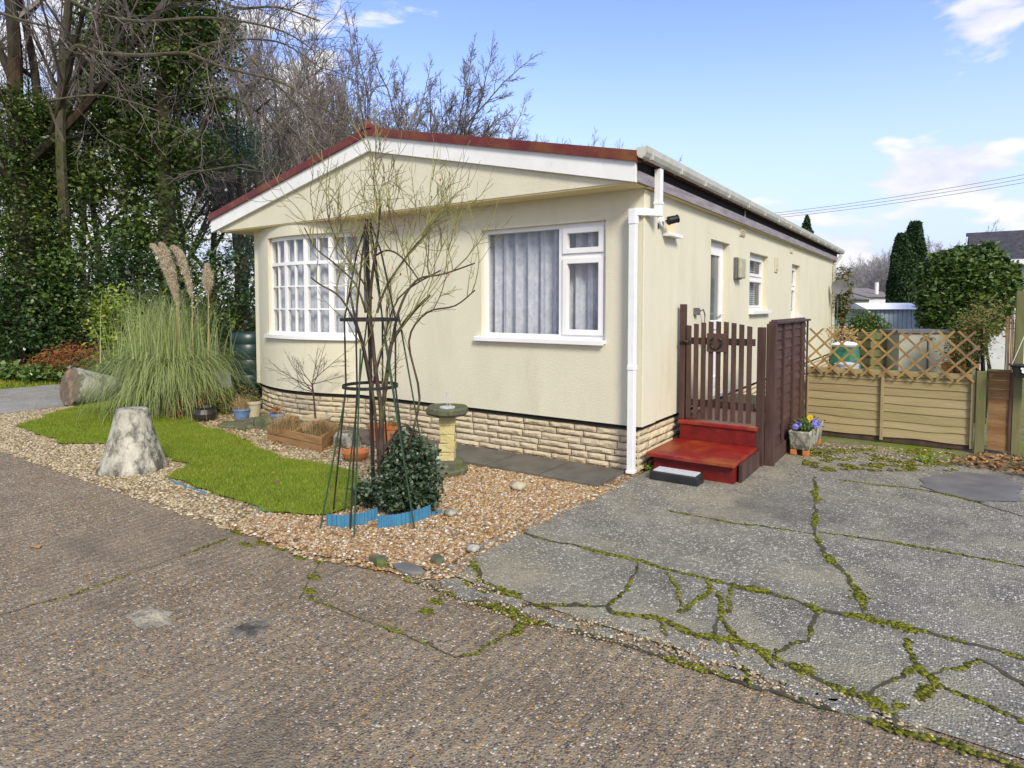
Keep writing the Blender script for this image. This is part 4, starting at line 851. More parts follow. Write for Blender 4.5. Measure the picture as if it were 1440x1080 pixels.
for i in range(9):
    x=2.90+i*.0145; mb=MB(); mb.tube([(x+rg.uniform(-.003,.003),3.14+rg.uniform(-.01,.01),z) for z in (.0,.4,.8,1.1,1.48+rg.uniform(-.03,.03))],.007 if i<7 else .013,6); mb.build('cane',M['lath'],bb)
hb=thing('hanging_trough','black plastic trough with a pale emblem hung by a cord from the tall post','planter',(3.03,2.75,.9))
mb=MB(); mb.add([(2.96,2.62,.87),(3.4,2.62,.87),(3.4,2.78,.87),(2.96,2.78,.87),(2.92,2.60,.99),(3.42,2.60,.99),(3.42,2.80,.99),(2.92,2.80,.99)],[(0,3,2,1),(0,1,5,4),(1,2,6,5),(2,3,7,6),(3,0,4,7),(4,5,6,7)]); mb.box(2.905,3.44,2.59,2.815,.985,1.0); mb.build('box',M['blackp'],hb,bevel=.004)
mb=MB(); 
for (a,b,c) in ((3.005,.965,.012),(3.028,.97,.012),(3.05,.964,.010),(3.02,.938,.020)):
    mb.tube([(a,2.596,b),(a,2.6045,b)],c,10)
mb.build('emblem',M['white'],hb)
mb=MB(); mb.tube([(2.93,2.70,1.0),(3.03,2.72,1.32)],.003,5); mb.build('cord',M['white'],hb)

# ------------------------------------------------------------------ STONE BOLLARDS, BIRDBATH, POTS
cx,cy=G(169,664); 
bo=thing('stone_bollard','upright tapering lichen-covered concrete bollard on the gravel by the road','bollard',(cx,cy+.12,0)); cy+=.12
mb=MB(); rr=.32; prof=[(.30,-.02),(.305,.03),(.28,.08),(.235,.22),(.19,.38),(.155,.52),(.138,.59),(.125,.605),(.04,.60)]
mb.lathe((cx,cy,0),[(r*.97,z) for r,z in prof],28,jit=.10); mb.build('body',M['lichenstone'],bo,smooth=True)
lx,ly=G(118,571); 
lb=thing('fallen_bollard','tapering concrete bollard lying on its side at the edge of the lawn','bollard',(lx,ly,0))
a=Vector((lx-.18,ly-.12,.31)); ax=Vector((.80,.55,0)); A=a; 
def lying(mb,a,b,prof,n=26):
    d=(b-a).normalized(); s=d.cross(Vector((0,0,1))).normalized(); u=s.cross(d); base=len(mb.v); L=(b-a).length
    for (t,r) in prof:
        for j in range(n):
            th=6.283*j/n; k=1+.07*noise.noise(Vector((math.cos(th)*2,math.sin(th)*2,t*3)))
            q=a+(b-a)*t+(s*math.cos(th)+u*math.sin(th))*r*k; mb.v.append(tuple(q))
    for i in range(len(prof)-1):
        for j in range(n): mb.f.append((base+i*n+j,base+i*n+(j+1)%n,base+(i+1)*n+(j+1)%n,base+(i+1)*n+j))
    mb.f.append(tuple(base+(len(prof)-1)*n+j for j in range(n)))
b=a+Vector((-.10,.97,-.17)).normalized()*1.15
mb=MB(); lying(mb,a,b,[(0,.30),(.05,.315),(.12,.30),(.4,.245),(.8,.175),(.97,.15),(1,.10)]); mb.build('body',M['lichenstone'],lb,smooth=True)
mb=MB(); d=(b-a).normalized(); s=d.cross(Vector((0,0,1))).normalized(); u=s.cross(d); vs=[a-d*.012]+[a-d*.002+(s*math.cos(j/26*6.283)+u*math.sin(j/26*6.283))*.298*(1+.05*noise.noise(Vector((j*.7,0,0)))) for j in range(26)]
mb.add(vs,[(0,1+j,1+(j+1)%26) for j in range(26)]); mb.build('end_face',M['brownend'],lb)
# birdbath / sundial
x,y=G(624,668); x-=.02; y+=.08
bd=thing('birdbath','stone birdbath with mossy square top on a pale yellow pillar','birdbath',(x,y,0))
mb=MB(); mb.lathe((x,y,0),[(.20,0),(.205,.05),(.19,.065),(.165,.07),(.16,.12),(.145,.135)],18,jit=.12); mb.build('base',M['mossstone'],bd)
mb=MB(); 
for k in range(5):
    z=.13+k*.085; w_=.072+.006*math.sin(k*2.1); mb.box(x-w_,x+w_,y-w_,y+w_,z,z+.083,rz=YAW*.9+.03*k,jit=.004,rng=rg)
mb.build('pillar',M['yellowstone'],bd,bevel=.006)
mb=MB(); n=24; vs=[]
mb.lathe((x,y,.555),[(.12,0),(.185,.012),(.205,.035),(.205,.075),(.19,.09),(.15,.078),(.05,.072)],20,jit=.18,sx=1.05); mb.build('basin',M['mossstone'],bd)
mb=MB(); mb.lathe((x,y,.628),[(.075,0),(.075,.012),(.04,.016)],20); mb.tube([(x,y,.64),(x-.015,y,.80)],.003,5); mb.tube([(x-.015,y,.80),(x+.04,y,.645)],.003,5); mb.build('sundial',M['mat'],bd)
# water butt
x,y=-6.80,.30
wb=thing('water_butt','dark green ribbed water butt on a black stand at the left end of the house','water butt',(x,y,0))
prof=[(.24,.30),(.265,.34),(.28,.50),(.27,.515),(.27,.53),(.285,.545),(.295,.74),(.285,.755),(.285,.77),(.297,.785),(.29,.98),(.28,.995),(.28,1.01),(.29,1.025),(.275,1.16),(.25,1.18),(.1,1.19)]
mb=MB(); mb.lathe((x,y,0),[(r,z) for r,z in prof],30); mb.build('barrel',M['butt'],wb,smooth=True)
mb=MB(); mb.lathe((x,y,0),[(.27,0),(.23,.28),(.25,.299)],20); mb.build('stand',M['blackp'],wb)
mb=MB(); mb.tube([(x+.1,y-.27,.42),(x+.12,y-.33,.42),(x+.12,y-.34,.38)],.014,8); mb.build('tap',M['blackp'],wb)
mb=MB(); mb.tube([(-6.62,.5,.0),(-6.5,.42,.9),(-6.3,.1,2.0)],.0,4) if False else None
# pots
def pot(name,label,px,py,r,h,m,plant=None,bulge=False,dish=False,plabel=None):
    x,y=G(px,py); t=thing(name,label,'plant pot',(x,y,0)); mb=MB()
    if bulge: prof=[(r*.6,0),(r*.95,h*.25),(r,h*.55),(r*.85,h*.85),(r*.92,h),(r*.80,h),(r*.75,h*.85)]
    elif dish: prof=[(r*.6,0),(r*.85,h*.5),(r,h),(r*.93,h),(r*.8,h*.6)]
    else: prof=[(r*.7,0),(r*.9,h*.8),(r,h*.82),(r,h),(r*.9,h),(r*.85,h*.85)]
    mb.lathe((x,y,.01),prof,22); mb.build('pot',M[m],t,smooth=False)
    if plant:
        k,mt_,n,L=plant; rr=np.random.RandomState(int(px)); P=rr.normal(0,r*.35,size=(n,2)); P3=np.stack([x+P[:,0],y+P[:,1],np.full(n,h*.85)],1)
        if k=='grass': strips('foliage',blades(P3,rr,L,.005,lean=.5,segs=3,curl=.6),M[mt_],t)
        else: quads('foliage',crown([(x,y,h+L*.3,r*1.1,r*1.1,L*.5,n)],.035,int(px),spread=.03),M[mt_],t)
    return t
pot('plant_pot','squat glossy black pot at the edge of the lawn, left of the blue glazed one',288,593,.155,.20,'blackpot',bulge=True)
pot('plant_pot','blue glazed pot of straw-coloured grass near the water butt',340,590,.12,.15,'bluepot',('grass','drygrass',500,.22))
pot('plant_pot','greenish pale pot of low foliage tucked right behind the blue grass pot',357,588,.11,.24,'creampot',('leaf','oliveleaf',200,.10))
pot('plant_pot','small blue pot of rust-red foliage against the stone skirting',389,600,.10,.17,'bluepot',('leaf','redleaf',220,.12))
pot('plant_pot','orange terracotta pot behind the rose stems by the skirting',550,625,.11,.22,'terra',('leaf','oliveleaf',120,.14))
pot('plant_pot','small brown terracotta pot left of the orange one',528,622,.09,.2,'terra')
pot('plant_pot','shallow terracotta saucer pot beside the lawn, left of the obelisk',500,648,.15,.09,'terra',dish=True)
x,y=G(312,603); o=None
mb=MB(); lump(mb,(0,0),(.35,.13),.05,77,11,rz=.5); o=mb.build('flat_rock',M['mossstone']); o.location=(x+.1,y+.15,0); tag(o,'long flat dark rock under the pots at the lawn edge','rock')
mb=MB(); lump(mb,(0,0),(.13,.10),.16,71,9); x,y=G(372,604); o=mb.build('rock',M['mossstone']); o.location=(x,y,0); tag(o,'upright mossy rock left of the timber planter','rock')
mb=MB(); lump(mb,(0,0),(.18,.12),.17,75,9); x,y=G(490,628); o=mb.build('rock',M['lichenstone']); o.location=(x,y,0); tag(o,'pale rock beside the planter corner, left of the rose stems','rock')
# timber planter
pl=thing('timber_planter','low two-board timber planter with tufts of dry grass under the bow window','planter',(-3.7,-.95,0))
a=G(377,620); b=G(451,637); c=G(480,617); dd_=(a[0]+c[0]-b[0],a[1]+c[1]-b[1])
mb=MB()
for (p,q) in ((a,b),(b,c),(c,dd_),(dd_,a)):
    for z in (.045,.135): mb.bar((*p,z),(*q,z),.025,.084)
mb.build('boards',M['planter'],pl,bevel=.003)
mb=MB()
for (ix,(p,q)) in enumerate(((a,b),)):
    m_=((p[0]+q[0])/2,(p[1]+q[1])/2); n_=((c[0]+dd_[0])/2,(c[1]+dd_[1])/2); mb.bar((*m_,.12),(*n_,.12),.02,.1)
mb.build('divider',M['planter'],pl)
mb=MB(); mb.poly([a,b,c,dd_],.12); mb.build('soil',M['soil'],pl)
rr=np.random.RandomState(7)
for (px,py,n,L) in ((400,606,700,.24),(449,612,800,.24),(470,605,200,.12),(425,605,200,.12)):
    q=G(px,py,.13); P=rr.normal(0,.05,size=(n,2)); P3=np.stack([q[0]+P[:,0],q[1]+P[:,1],np.full(n,.13)],1)
    strips('grass_tuft',blades(P3,rr,L,.005,lean=.55,segs=3,curl=.7),M['drygrass'],pl)
# ------------------------------------------------------------------ branching plants
def grow(out,p,d,L,r,lev,mx,rg,up=.0,kids=4,wander=.25,seg=4,ratio=.62,ang=.8,tipr=.0,first=.3):
    pts=[p.copy()]; rs_=[r]; q=p.copy(); dd=d.normalized(); r1=max(r*.55,tipr)
    for i in range(seg):
        dd=(dd+Vector((rg.gauss(0,wander),rg.gauss(0,wander),rg.gauss(0,wander)+up))*.5).normalized(); q=q+dd*(L/seg); pts.append(q.copy()); rs_.append(r+(r1-r)*(i+1)/seg)
    out.append((lev,pts,rs_))
    if lev>=mx: return
    for k in range(kids):
        t=first+(1-first)*(k+rg.random()*.8)/kids; t=min(t,.999); i=int(t*seg); f=t*seg-i; b=pts[i].lerp(pts[i+1],f)
        dl=(pts[i+1]-pts[i]).normalized(); ax=dl.orthogonal().normalized(); ax.rotate(Matrix.Rotation(rg.random()*6.283,3,dl)) ; nd=dl.copy(); nd.rotate(Matrix.Rotation(ang*rg.uniform(.6,1.25),3,ax))
        grow(out,b,nd,L*ratio*rg.uniform(.7,1.2)*(1.15-.45*t),max((r+(r1-r)*t)*.62,tipr),lev+1,mx,rg,up,kids,wander,max(3,seg-1),ratio,ang,tipr,.2)
    grow(out,pts[-1],dd,L*ratio*.9,r1,lev+1,mx,rg,up,kids,wander,max(3,seg-1),ratio,ang,tipr,.2)
def tree_meshes(out,split=1,trunk_n=8,twig_n=3):
    a,b=MB(),MB()
    for lev,pts,rs_ in out:
        m_=a if lev<=split else b; m_.tube(pts,rs_,trunk_n if lev==0 else (6 if lev<=split else twig_n),cap=lev<=split)
    return a,b
# potted maple sapling
x,y=G(444,607)
M['mapletwig']=mat('dark_maple_twig',(.045,.022,.02),(.08,.045,.04),sc_=9,rough=.8)
jm=thing('potted_maple','leafless spreading maple sapling in a wide pale pot under the bow window','sapling',(x,y,0))
mb=MB(); mb.lathe((x,y,.0),[(.13,0),(.16,.10),(.19,.17),(.2,.175),(.2,.195),(.17,.195),(.165,.16)],22); mb.build('pot',M['creampot'],jm)
rg=random.Random(21); out=[]
out.append((0,[Vector((x,y,.15)),Vector((x-.02,y,.35)),Vector((x-.04,y,.52)),Vector((x-.06,y,.62))],[.014,.012,.011,.010]))
top=Vector((x-.06,y,.62)); rv=Vector((.82,-.57,0))
rtv=Vector((math.cos(YAW),math.sin(YAW),0))
for (u,v,L) in ((-.9,.55,.42),(-.5,.8,.36),(-1,.25,.30),(.05,1,.34),(.35,.9,.34),(.8,.6,.42),(1,.3,.30),(-.3,1,.25),(-.75,.15,.22)):
    grow(out,top+Vector((0,0,rg.uniform(-.12,.02))),rtv*u+Vector((0,0,v))+Vector((0,rg.uniform(-.3,.3),0)),L*1.1,.006,1,3,rg,up=.0,kids=4,wander=.13,seg=5,ratio=.5,ang=.55,tipr=.0016)
a_,b_=tree_meshes(out,1,6,3); a_.build('trunk',M['mapletwig'],jm); b_.build('twigs',M['mapletwig'],jm)
# climbing rose on obelisk
OX,OY=G(524,728); OX+=-.03; OY+=.02
def pxo(px,py,off=0): # point in the vertical plane through the obelisk facing the camera
    dep=-(OX-CX)*math.sin(YAW)+(OY-CY)*math.cos(YAW)+off; return D(px,dep,py)
ob=thing('garden_obelisk','slender dark metal obelisk with two hoops holding the climbing rose','obelisk',(OX,OY,0))
mb=MB()
def ring(c,r,z,w=.01):
    pts=[(c[0]+r*math.cos(t*6.283/28),c[1]+r*math.sin(t*6.283/28),z) for t in range(29)]; return pts
r1,z1=.205,1.0; r2,z2=.215,1.50
for (r_,z_) in ((r1,z1),(r2,z2)):
    m_=MB(); pts=ring((OX,OY),r_,z_); 
    for a1,b1 in zip(pts,pts[1:]): m_.bar(a1,b1,.006,.024)
    m_.build('hoop',M['darkiron'],ob)
for k in range(4):
    t=k*math.pi/2+.35; c_,s_=math.cos(t),math.sin(t)
    m_=MB(); m_.tube([(OX+.33*c_,OY+.33*s_,0.0),(OX+r1*c_,OY+r1*s_,z1),(OX+r2*.98*c_,OY+r2*.98*s_,z2),(OX+.10*c_,OY+.10*s_,2.0),(OX+.015*c_,OY+.015*s_,2.22)],.007,6); m_.build('leg',M['darkiron'],ob)
m_=MB(); m_.bar((OX+.02,OY,0.2),(OX-.02,OY,2.25),.022,.018); m_.build('centre_stake',M['darkiron'],ob)
m_=MB(); m_.bar((OX-.05,OY+.02,1.55),(OX-.05,OY+.02,2.20),.03,.03); m_.build('grey_sleeve',M['greydark'],ob)
m_=MB(); m_.tube([(OX-.2,OY+.13,.18),(OX+.18,OY+.1,.3)],.006,6);m_.tube([(OX-.24,OY-.05,.19),(OX-.08,OY+.0,.17)],.005,6); m_.build('cross_brace',M['cane'],ob)
for i,((xa,ya),(xb,yb),lab) in enumerate((((450,745),(485,560),'green garden cane splayed furthest left of the obelisk'),((498,757),(507,490),'upright green garden cane at the front of the obelisk'),((484,722),(522,400),'thin green cane crossing behind the front left of the obelisk'),((583,745),(540,470),'green garden cane leaning right to left through the ivy bush'),((605,700),(560,440),'green cane furthest right, leaning inward behind the ivy'),((575,640),(520,330),'green cane leaning left inside the rose stems'))):
    g0=G(xa,ya); dep=-(g0[0]-CX)*math.sin(YAW)+(g0[1]-CY)*math.cos(YAW); 
    if i>=4: dep=-(OX-CX)*math.sin(YAW)+(OY-CY)*math.cos(YAW)+.05; g0=D(xa,dep)[:2]
    tp=D(xb,dep+.12,yb); m_=MB(); m_.tube([(g0[0],g0[1],0.0 if i<4 else .1),tp],.0065,6); o=m_.build('garden_cane',M['cane'],loc=(g0[0],g0[1],0)); tag(o,lab,'cane','green canes round the obelisk')
x,y=G(474,640)
ro=thing('climbing_rose','tall leafless climbing rose with upswept shoots growing through the obelisk','rose bush',(OX,OY,0))
rg=random.Random(33); out=[]
def limb(pts,r0,r1,lev=0,off=None):
    n=len(pts); P=[]
    for i,(px,py) in enumerate(pts):
        P.append(pxo(px,py,(off or 0)*i/(n-1)))
    # smooth
    Q=[]
    for i in range(n-1):
        p0=P[max(0,i-1)];p1=P[i];p2=P[i+1];p3=P[min(n-1,i+2)]
        for j in range(4):
            t=j/4; Q.append(.5*((2*p1)+(p2-p0)*t+(2*p0-5*p1+4*p2-p3)*t*t+(3*p1-p0-3*p2+p3)*t*t*t))
    Q.append(P[-1]); k=len(Q); out.append((lev,Q,[r0+(r1-r0)*i/(k-1) for i in range(k)])); return Q
L=[]
L.append((limb([(535,700),(534,640),(536,580),(528,520),(520,440)],.022,.014,off=.0),.9))
L.append((limb([(537,640),(537,590),(545,520),(552,480),(580,440),(605,415)],.020,.010,off=.1),1))
L.append((limb([(532,640),(525,560),(512,490),(500,450),(492,410)],.012,.008,off=-.1),1))
L.append((limb([(520,540),(505,470),(480,420),(450,400),(437,390)],.010,.005,off=-.12),1))
L.append((limb([(575,700),(572,640),(590,560),(575,480),(600,440),(640,430),(668,408)],.011,.005,off=.12),1))
L.append((limb([(545,520),(560,440),(585,395),(625,385),(668,370)],.012,.005,off=.05),1))
L.append((limb([(520,440),(522,400),(530,340),(535,290)],.014,.008,off=-.03),1))
L.append((limb([(530,440),(545,400),(580,350),(600,330)],.010,.007,off=.05),1))
L.append((limb([(515,440),(500,400),(470,370),(445,350),(428,320)],.008,.004,off=-.05),1))
L.append((limb([(536,640),(565,600),(585,615),(600,680)],.010,.009,off=.1),0))
L.append((limb([(524,420),(500,380),(478,348),(462,310)],.007,.004,off=.1),1))
L.append((limb([(520,560),(535,500),(560,420),(620,380)],.009,.006,off=.2),1))
L.append((limb([(527,360),(545,352),(565,362),(590,395)],.008,.006,off=.0),1))
UP=Vector((0,0,1))
for Q,fac in L:
    if not fac: continue
    n=len(Q)
    for k in range(5):
        i=rg.randint(int(n*.45),n-1); b=Q[i]; dirn=(UP*rg.uniform(.7,1.3)+rtv*rg.uniform(-.35,.6)+Vector((rg.uniform(-.3,.3),rg.uniform(-.3,.3),0)))
        if b.z>2.5: continue
        grow(out,b,dirn,rg.uniform(.25,.5),.0055,2,4,rg,up=.14,kids=2,wander=.32,seg=5,ratio=.62,ang=.8,tipr=.0018)
for k in range(10):
    b=pxo(rg.uniform(510,640),rg.uniform(330,400),rg.uniform(-.2,.25)); grow(out,b,UP+rtv*rg.uniform(-.3,.45)+Vector((0,rg.uniform(-.3,.3),0)),rg.uniform(.3,.5),.0055,2,4,rg,up=.14,kids=3,wander=.32,seg=5,ratio=.6,ang=.75,tipr=.0018)
for (px,py,L_) in ((530,300,.55),(536,290,.5),(545,330,.45),(640,330,.4),(600,320,.42)):
    grow(out,pxo(px,py,0),UP+rtv*rg.uniform(-.1,.15),L_,.006,2,4,rg,up=.2,kids=3,wander=.22,seg=6,ratio=.55,ang=.55,tipr=.0018)
a_,b_=tree_meshes(out,1,7,4); a_.build('stems',M['rose'],ro); b_.build('shoots',M['rosetip'],ro)
# dried hips on a few tips
tips=[pts[-1] for lev,pts,_ in out if lev>=4]
for p in rg.sample(tips,14): m_=MB(); m_.tube([p,p+Vector((0,0,.012)),p+Vector((0,0,.02))],[.004,.008,.002],5); m_.build('dried_hip',M['redleaf'],ro)
# variegated ivy bush
IX,IY=G(556,727); IX+=-.04; IY+=.12
iv=thing('ivy_bush','dark variegated ivy mound at the foot of the climbing rose','ivy',(IX,IY,0))
V=crown([(IX+.02,IY,.22,.27,.27,.22,5200),(IX+.05,IY+.02,.40,.235,.22,.17,3600),(IX+.14,IY+.03,.22,.17,.17,.2,1800),(IX-.28,IY-.08,.12,.13,.13,.10,900),(IX+.0,IY+.05,.55,.13,.12,.07,420)],.036,5,per=7,spread=.028,asp=.75,shell=.35,flat=.7)
quads('leaves',V,M['varleaf'],iv)
# blue edging strips
def edging(pts,z1,label,nm='lawn_edging',amp=.006,z0=.0):
    Q=[]; P=[Vector((*p,0)) for p in pts]
    for a,b in zip(P,P[1:]):
        k=max(2,int((b-a).length/.008)); 
        for j in range(k): Q.append(a.lerp(b,j/k))
    Q.append(P[-1]); vs=[];fs=[]; s=0
    for i,q in enumerate(Q):
        d=(Q[min(i+1,len(Q)-1)]-Q[max(0,i-1)]).normalized(); nrm=Vector((-d.y,d.x,0)); s+=.008; o_=nrm*amp*math.sin(s*6.283/.035)
        for (off,z) in ((-.002,z0),(-.002,z1),(.002,z1),(.002,z0)): v=q+o_+nrm*off; vs.append((v.x,v.y,z+.004*noise.noise(q*3)))
    for i in range(len(Q)-1):
        a=i*4
        for j in range(4): fs.append((a+j,a+(j+1)%4,a+4+(j+1)%4,a+4+j))
    mb=MB(); mb.add(vs,fs); o=mb.build(nm,M['blueedge'],loc=(P[0].x,P[0].y,0)); tag(o,label,'edging','blue edging strips in the gravel'); return o
edging([G(459,742),G(480,744),G(510,740),G(530,732)],.10,'corrugated blue edging strip left of the ivy bush')
edging([G(531,745),G(560,742),G(590,735),G(605,728)],.10,'corrugated blue edging strip in front of the ivy bush')
edging([G(608,727),G(616,725),G(622,724)],.04,'short stub of blue edging right of the ivy bush')
edging([G(236,676),G(262,687),G(290,696)],.022,'short length of buried blue edging at the front edge of the lawn')
edging([G(352,713),G(370,720),G(384,725)],.02,'tiny exposed piece of blue edging nearer the obelisk')
# stone trough with pansies
x0,y0=1.02,1.62
tx=thing('stone_trough','weathered stone trough of pansies on terracotta feet beside the brown fence panel','planter',(1.15,2.0,0))
mb=MB(); a=.075
mb.add([(1.02,1.62,.07),(1.20,1.62,.07),(1.20,2.42,.07),(1.02,2.42,.07),(1.0,1.60,.27),(1.22,1.60,.27),(1.22,2.44,.27),(1.0,2.44,.27),(1.03,1.63,.27),(1.19,1.63,.27),(1.19,2.41,.27),(1.03,2.41,.27),(1.03,1.63,.2),(1.19,1.63,.2),(1.19,2.41,.2),(1.03,2.41,.2)],[(0,3,2,1),(0,1,5,4),(1,2,6,5),(2,3,7,6),(3,0,4,7),(4,5,9,8),(5,6,10,9),(6,7,11,10),(7,4,8,11),(8,9,13,12),(9,10,14,13),(10,11,15,14),(11,8,12,15),(12,13,14,15)])
mb.build('trough',M['lichenstone'],tx,bevel=.012)
for (px,py) in ((1.05,1.64),(1.17,1.64),(1.05,2.36),(1.17,2.36)):
    mb=MB(); mb.box(px-.03,px+.03,py-.02,py+.06,0.012,.069); mb.build('foot',M['terra'],tx,bevel=.006)
quads('leaves',crown([(1.11,1.8,.28,.09,.16,.05,420),(1.11,2.15,.28,.09,.22,.05,420)],.035,9,per=6,spread=.03,asp=.6),M['camellia'],tx)
def flower(mb,c,r):
    for k in range(5):
        t=k*1.257; mb.lathe((c[0]+r*.55*math.cos(t),c[1]-.005,c[2]+r*.55*math.sin(t)),[(r*.1,0),(r*.5,.002)],7)
for (m_,L_) in (('purple',((1.06,1.66,.31),(1.085,1.69,.33),(1.2,1.95,.34),(1.215,2.02,.31),(1.2,1.9,.30),(1.22,2.08,.28))),('yellow',((1.17,1.85,.39),))):
    mb=MB(); rr_=random.Random(3)
    for c in L_:
        for k in range(6):
            t=k*1.05; p=Vector(c)+Vector((.018*math.cos(t),-.02*rr_.random(),.018*math.sin(t))); mb.tube([p,p+Vector((.0,-.003,0))],[.016,.013],7)
        if m_=='yellow': mb.tube([Vector(c)-Vector((0,0,.12)),c],.002,4)
    mb.build('flowers',M[m_],tx)
# weeds
for i,(px,py,n,s_,lb) in enumerate(((912,662,120,.03,'small bright green weed at the foot of the skirting beside the steps'),(1160,640,200,.03,'low green weeds on the ground beside the trough'),(1300,650,160,.03,'low weeds on the dirt in front of the lap fence'))):
    x,y=G(px,py); o=quads('weed',crown([(x,y,.03,.09 if i else .035,.07 if i else .03,.03,n)],s_,i+60,per=5,spread=.02,asp=.5,flat=.4),M['limeleaf' if i!=1 else 'oliveleaf'],loc=(x,y,0)); tag(o,lb,'weed')

# ------------------------------------------------------------------ PAMPAS GRASS and lane-side planting
px_,py_=DG(237,9.4)
pg=thing('pampas_grass','big fountain of pampas grass with buff plumes left of the house','pampas grass',(px_,py_,0))
rr=np.random.RandomState(4); n=5200; P=rr.normal(0,.17,size=(n,2)); P3=np.stack([px_+P[:,0],py_+P[:,1],np.zeros(n)],1)
lean=np.abs(rr.normal(.0,.36,n))+.03
strips('blades',blades(P3,rr,1.60,.011,segs=9,curl=.60,dirs=lean),M['pampas'],pg)
n=900; P=rr.normal(0,.30,size=(n,2)); P3=np.stack([px_+P[:,0],py_+P[:,1],np.full(n,.85)],1)
strips('fine_blades',blades(P3,rr,1.05,.008,segs=6,curl=.25,dirs=np.abs(rr.normal(0,.25,n))),M['pampas'],pg)
for (bx,tx_,ty,base,droop) in ((248,213,345,435,-1),(250,226,343,440,-1),(270,243,348,430,-.9),(291,291,372,470,0)):
    dpt=9.3; A=D(bx+2,dpt,base+90); B=D(bx if droop else 293,dpt,base-12 if droop else 410); T=D(tx_,dpt,ty)
    mm=MB(); mm.tube([A,A.lerp(B,.5)+Vector((0,0,.01)),B,B.lerp(T,.6)],[.010,.009,.008,.004],6); st_=mm.build('plume_stem',M['drygrass'],pg)
    k=2600; t=rr.uniform(0,1,k); B=np.array(B); T=np.array(T); mid=B*.45+T*.55+np.array([0,0,.34 if droop else 0]); C_=((1-t)**2)[:,None]*B+(2*t*(1-t))[:,None]*mid+(t**2)[:,None]*T
    wd=.055*np.sin(np.pi*np.clip(t*.9+.08,0,1)); C_+=rr.normal(0,1,(k,3))*wd[:,None]*np.array([1,1,.4])*.55
    V=leafquads(C_,.085,rr,.055,down=.9,flat=.5); quads('plume',V,M['plume'],pg)
def shrub(name,label,cat,blobs,size,m,seed,trunks=(),group=None,**k):
    b=blobs[0]; t=thing(name,label,cat,(b[0],b[1],0),group); quads('leaves',crown(blobs,size,seed,**k),M[m],t)
    mb=MB(); rg=random.Random(seed)
    for b in blobs[:4]:
        for j in range(3): mb.tube([(b[0]+rg.uniform(-.1,.1),b[1],0),(b[0]+rg.uniform(-.3,.3)*b[3],b[1],b[2]*.5),(b[0]+rg.uniform(-.6,.6)*b[3],b[1]+rg.uniform(-.4,.4)*b[4],b[2]+.3*b[5])],[.03,.02,.008],5)
    mb.build('stems',M['barkdark'],t); return t
def B(px,dep,py,rw,rh,n,rd=None): # blob by column, depth, height
    p=D(px,dep,py); return (p.x,p.y,p.z,rw,rd or rw,rh,n)
shrub('bush','lime green leafy shrub between the dark hollies and the pampas grass','bush',[B(170,12.6,465,.55,.6,1300),B(160,12.5,430,.35,.4,500),B(195,12.2,500,.5,.4,700)],.085,'limeleaf',1,per=8,spread=.12)
shrub('red_stemmed_shrub','low rust-red shrubby stems at the foot of the dark hollies','bush',[B(105,13.2,505,.9,.35,1500,.5),B(75,13.4,512,.6,.3,800,.4)],.10,'redleaf',2,per=8,spread=.10,asp=.2)
shrub('bush','low rust and green heather clump behind the black pot','bush',[B(262,9.0,575,.26,.16,900),B(275,9.0,560,.22,.16,500)],.035,'redleaf',12,per=7,spread=.04,asp=.5)
shrub('bush','low olive foliage between the pampas grass and the water butt','bush',[B(325,9.4,562,.38,.25,1100),B(300,9.2,575,.25,.2,600)],.045,'oliveleaf',13,per=7,spread=.05,asp=.4)
V=crown([B(x,13.3+.3*math.sin(x),523,.5,.09,500,.35) for x in (20,60,100,140,190,235)],.13,14,per=6,spread=.1,asp=.8); tag(quads('verge_plants',V,M['camellia']),'broad-leaved ground plants along the verge beyond the lane','ground cover',kind='stuff')
# ------------------------------------------------------------------ LEFT WOODLAND
def big_tree(name,label,cat,px,dep,r,h,seed,bark='barkdark',lean=(0,0),kids=6,mx=5,ivy=None,group=None,twig='twig',ratio=.6,up=.05,first=.35,ang=.8,bare=True):
    x,y=DG(px,dep); t=thing(name,label,cat,(x,y,0),group); rg=random.Random(seed); out=[]
    if bare: grow(out,Vector((x,y,-.1)),Vector((lean[0],lean[1],1)),h*.62,r,0,mx,rg,up=up,kids=kids,wander=.10,seg=8,ratio=ratio,ang=ang,tipr=.006,first=first)
    else: out=[(0,[Vector((x,y,-.1)),Vector((x,y,h*.5)),Vector((x,y,h))],[r,r*.7,r*.2])]
    a,b=tree_meshes(out,1,10,3); a.build('trunk',M[bark],t); b.build('branches',M[twig],t)
    if ivy: quads('ivy',crown(ivy[0],ivy[1],seed,**ivy[3]),M[ivy[2]],t)
    return t
def col(px,dep,y0,y1,rw,n,step=40):
    out=[]; y=y0
    while y<=y1: out.append(B(px+8*math.sin(y*.05+px),dep,y,rw*(1+.25*math.sin(y*.11+px)),.45,n)); y+=step
    return out
big_tree('broadleaf_tree','thick bare oak furthest left with ivy on its lower trunk','tree',36,15.0,.27,12,1,ivy=(col(30,15,150,480,.75,1500),.10,'ivy',dict(per=10,spread=.16,shell=.3)),kids=4,mx=4,first=.5)
big_tree('broadleaf_tree','slimmer bare oak just right of the thickest trunk, ivy halfway up','tree',66,15.6,.17,12,2,ivy=(col(72,15.5,170,480,.6,1300),.10,'ivy',dict(per=10,spread=.16,shell=.3)),kids=4,mx=4,first=.5)
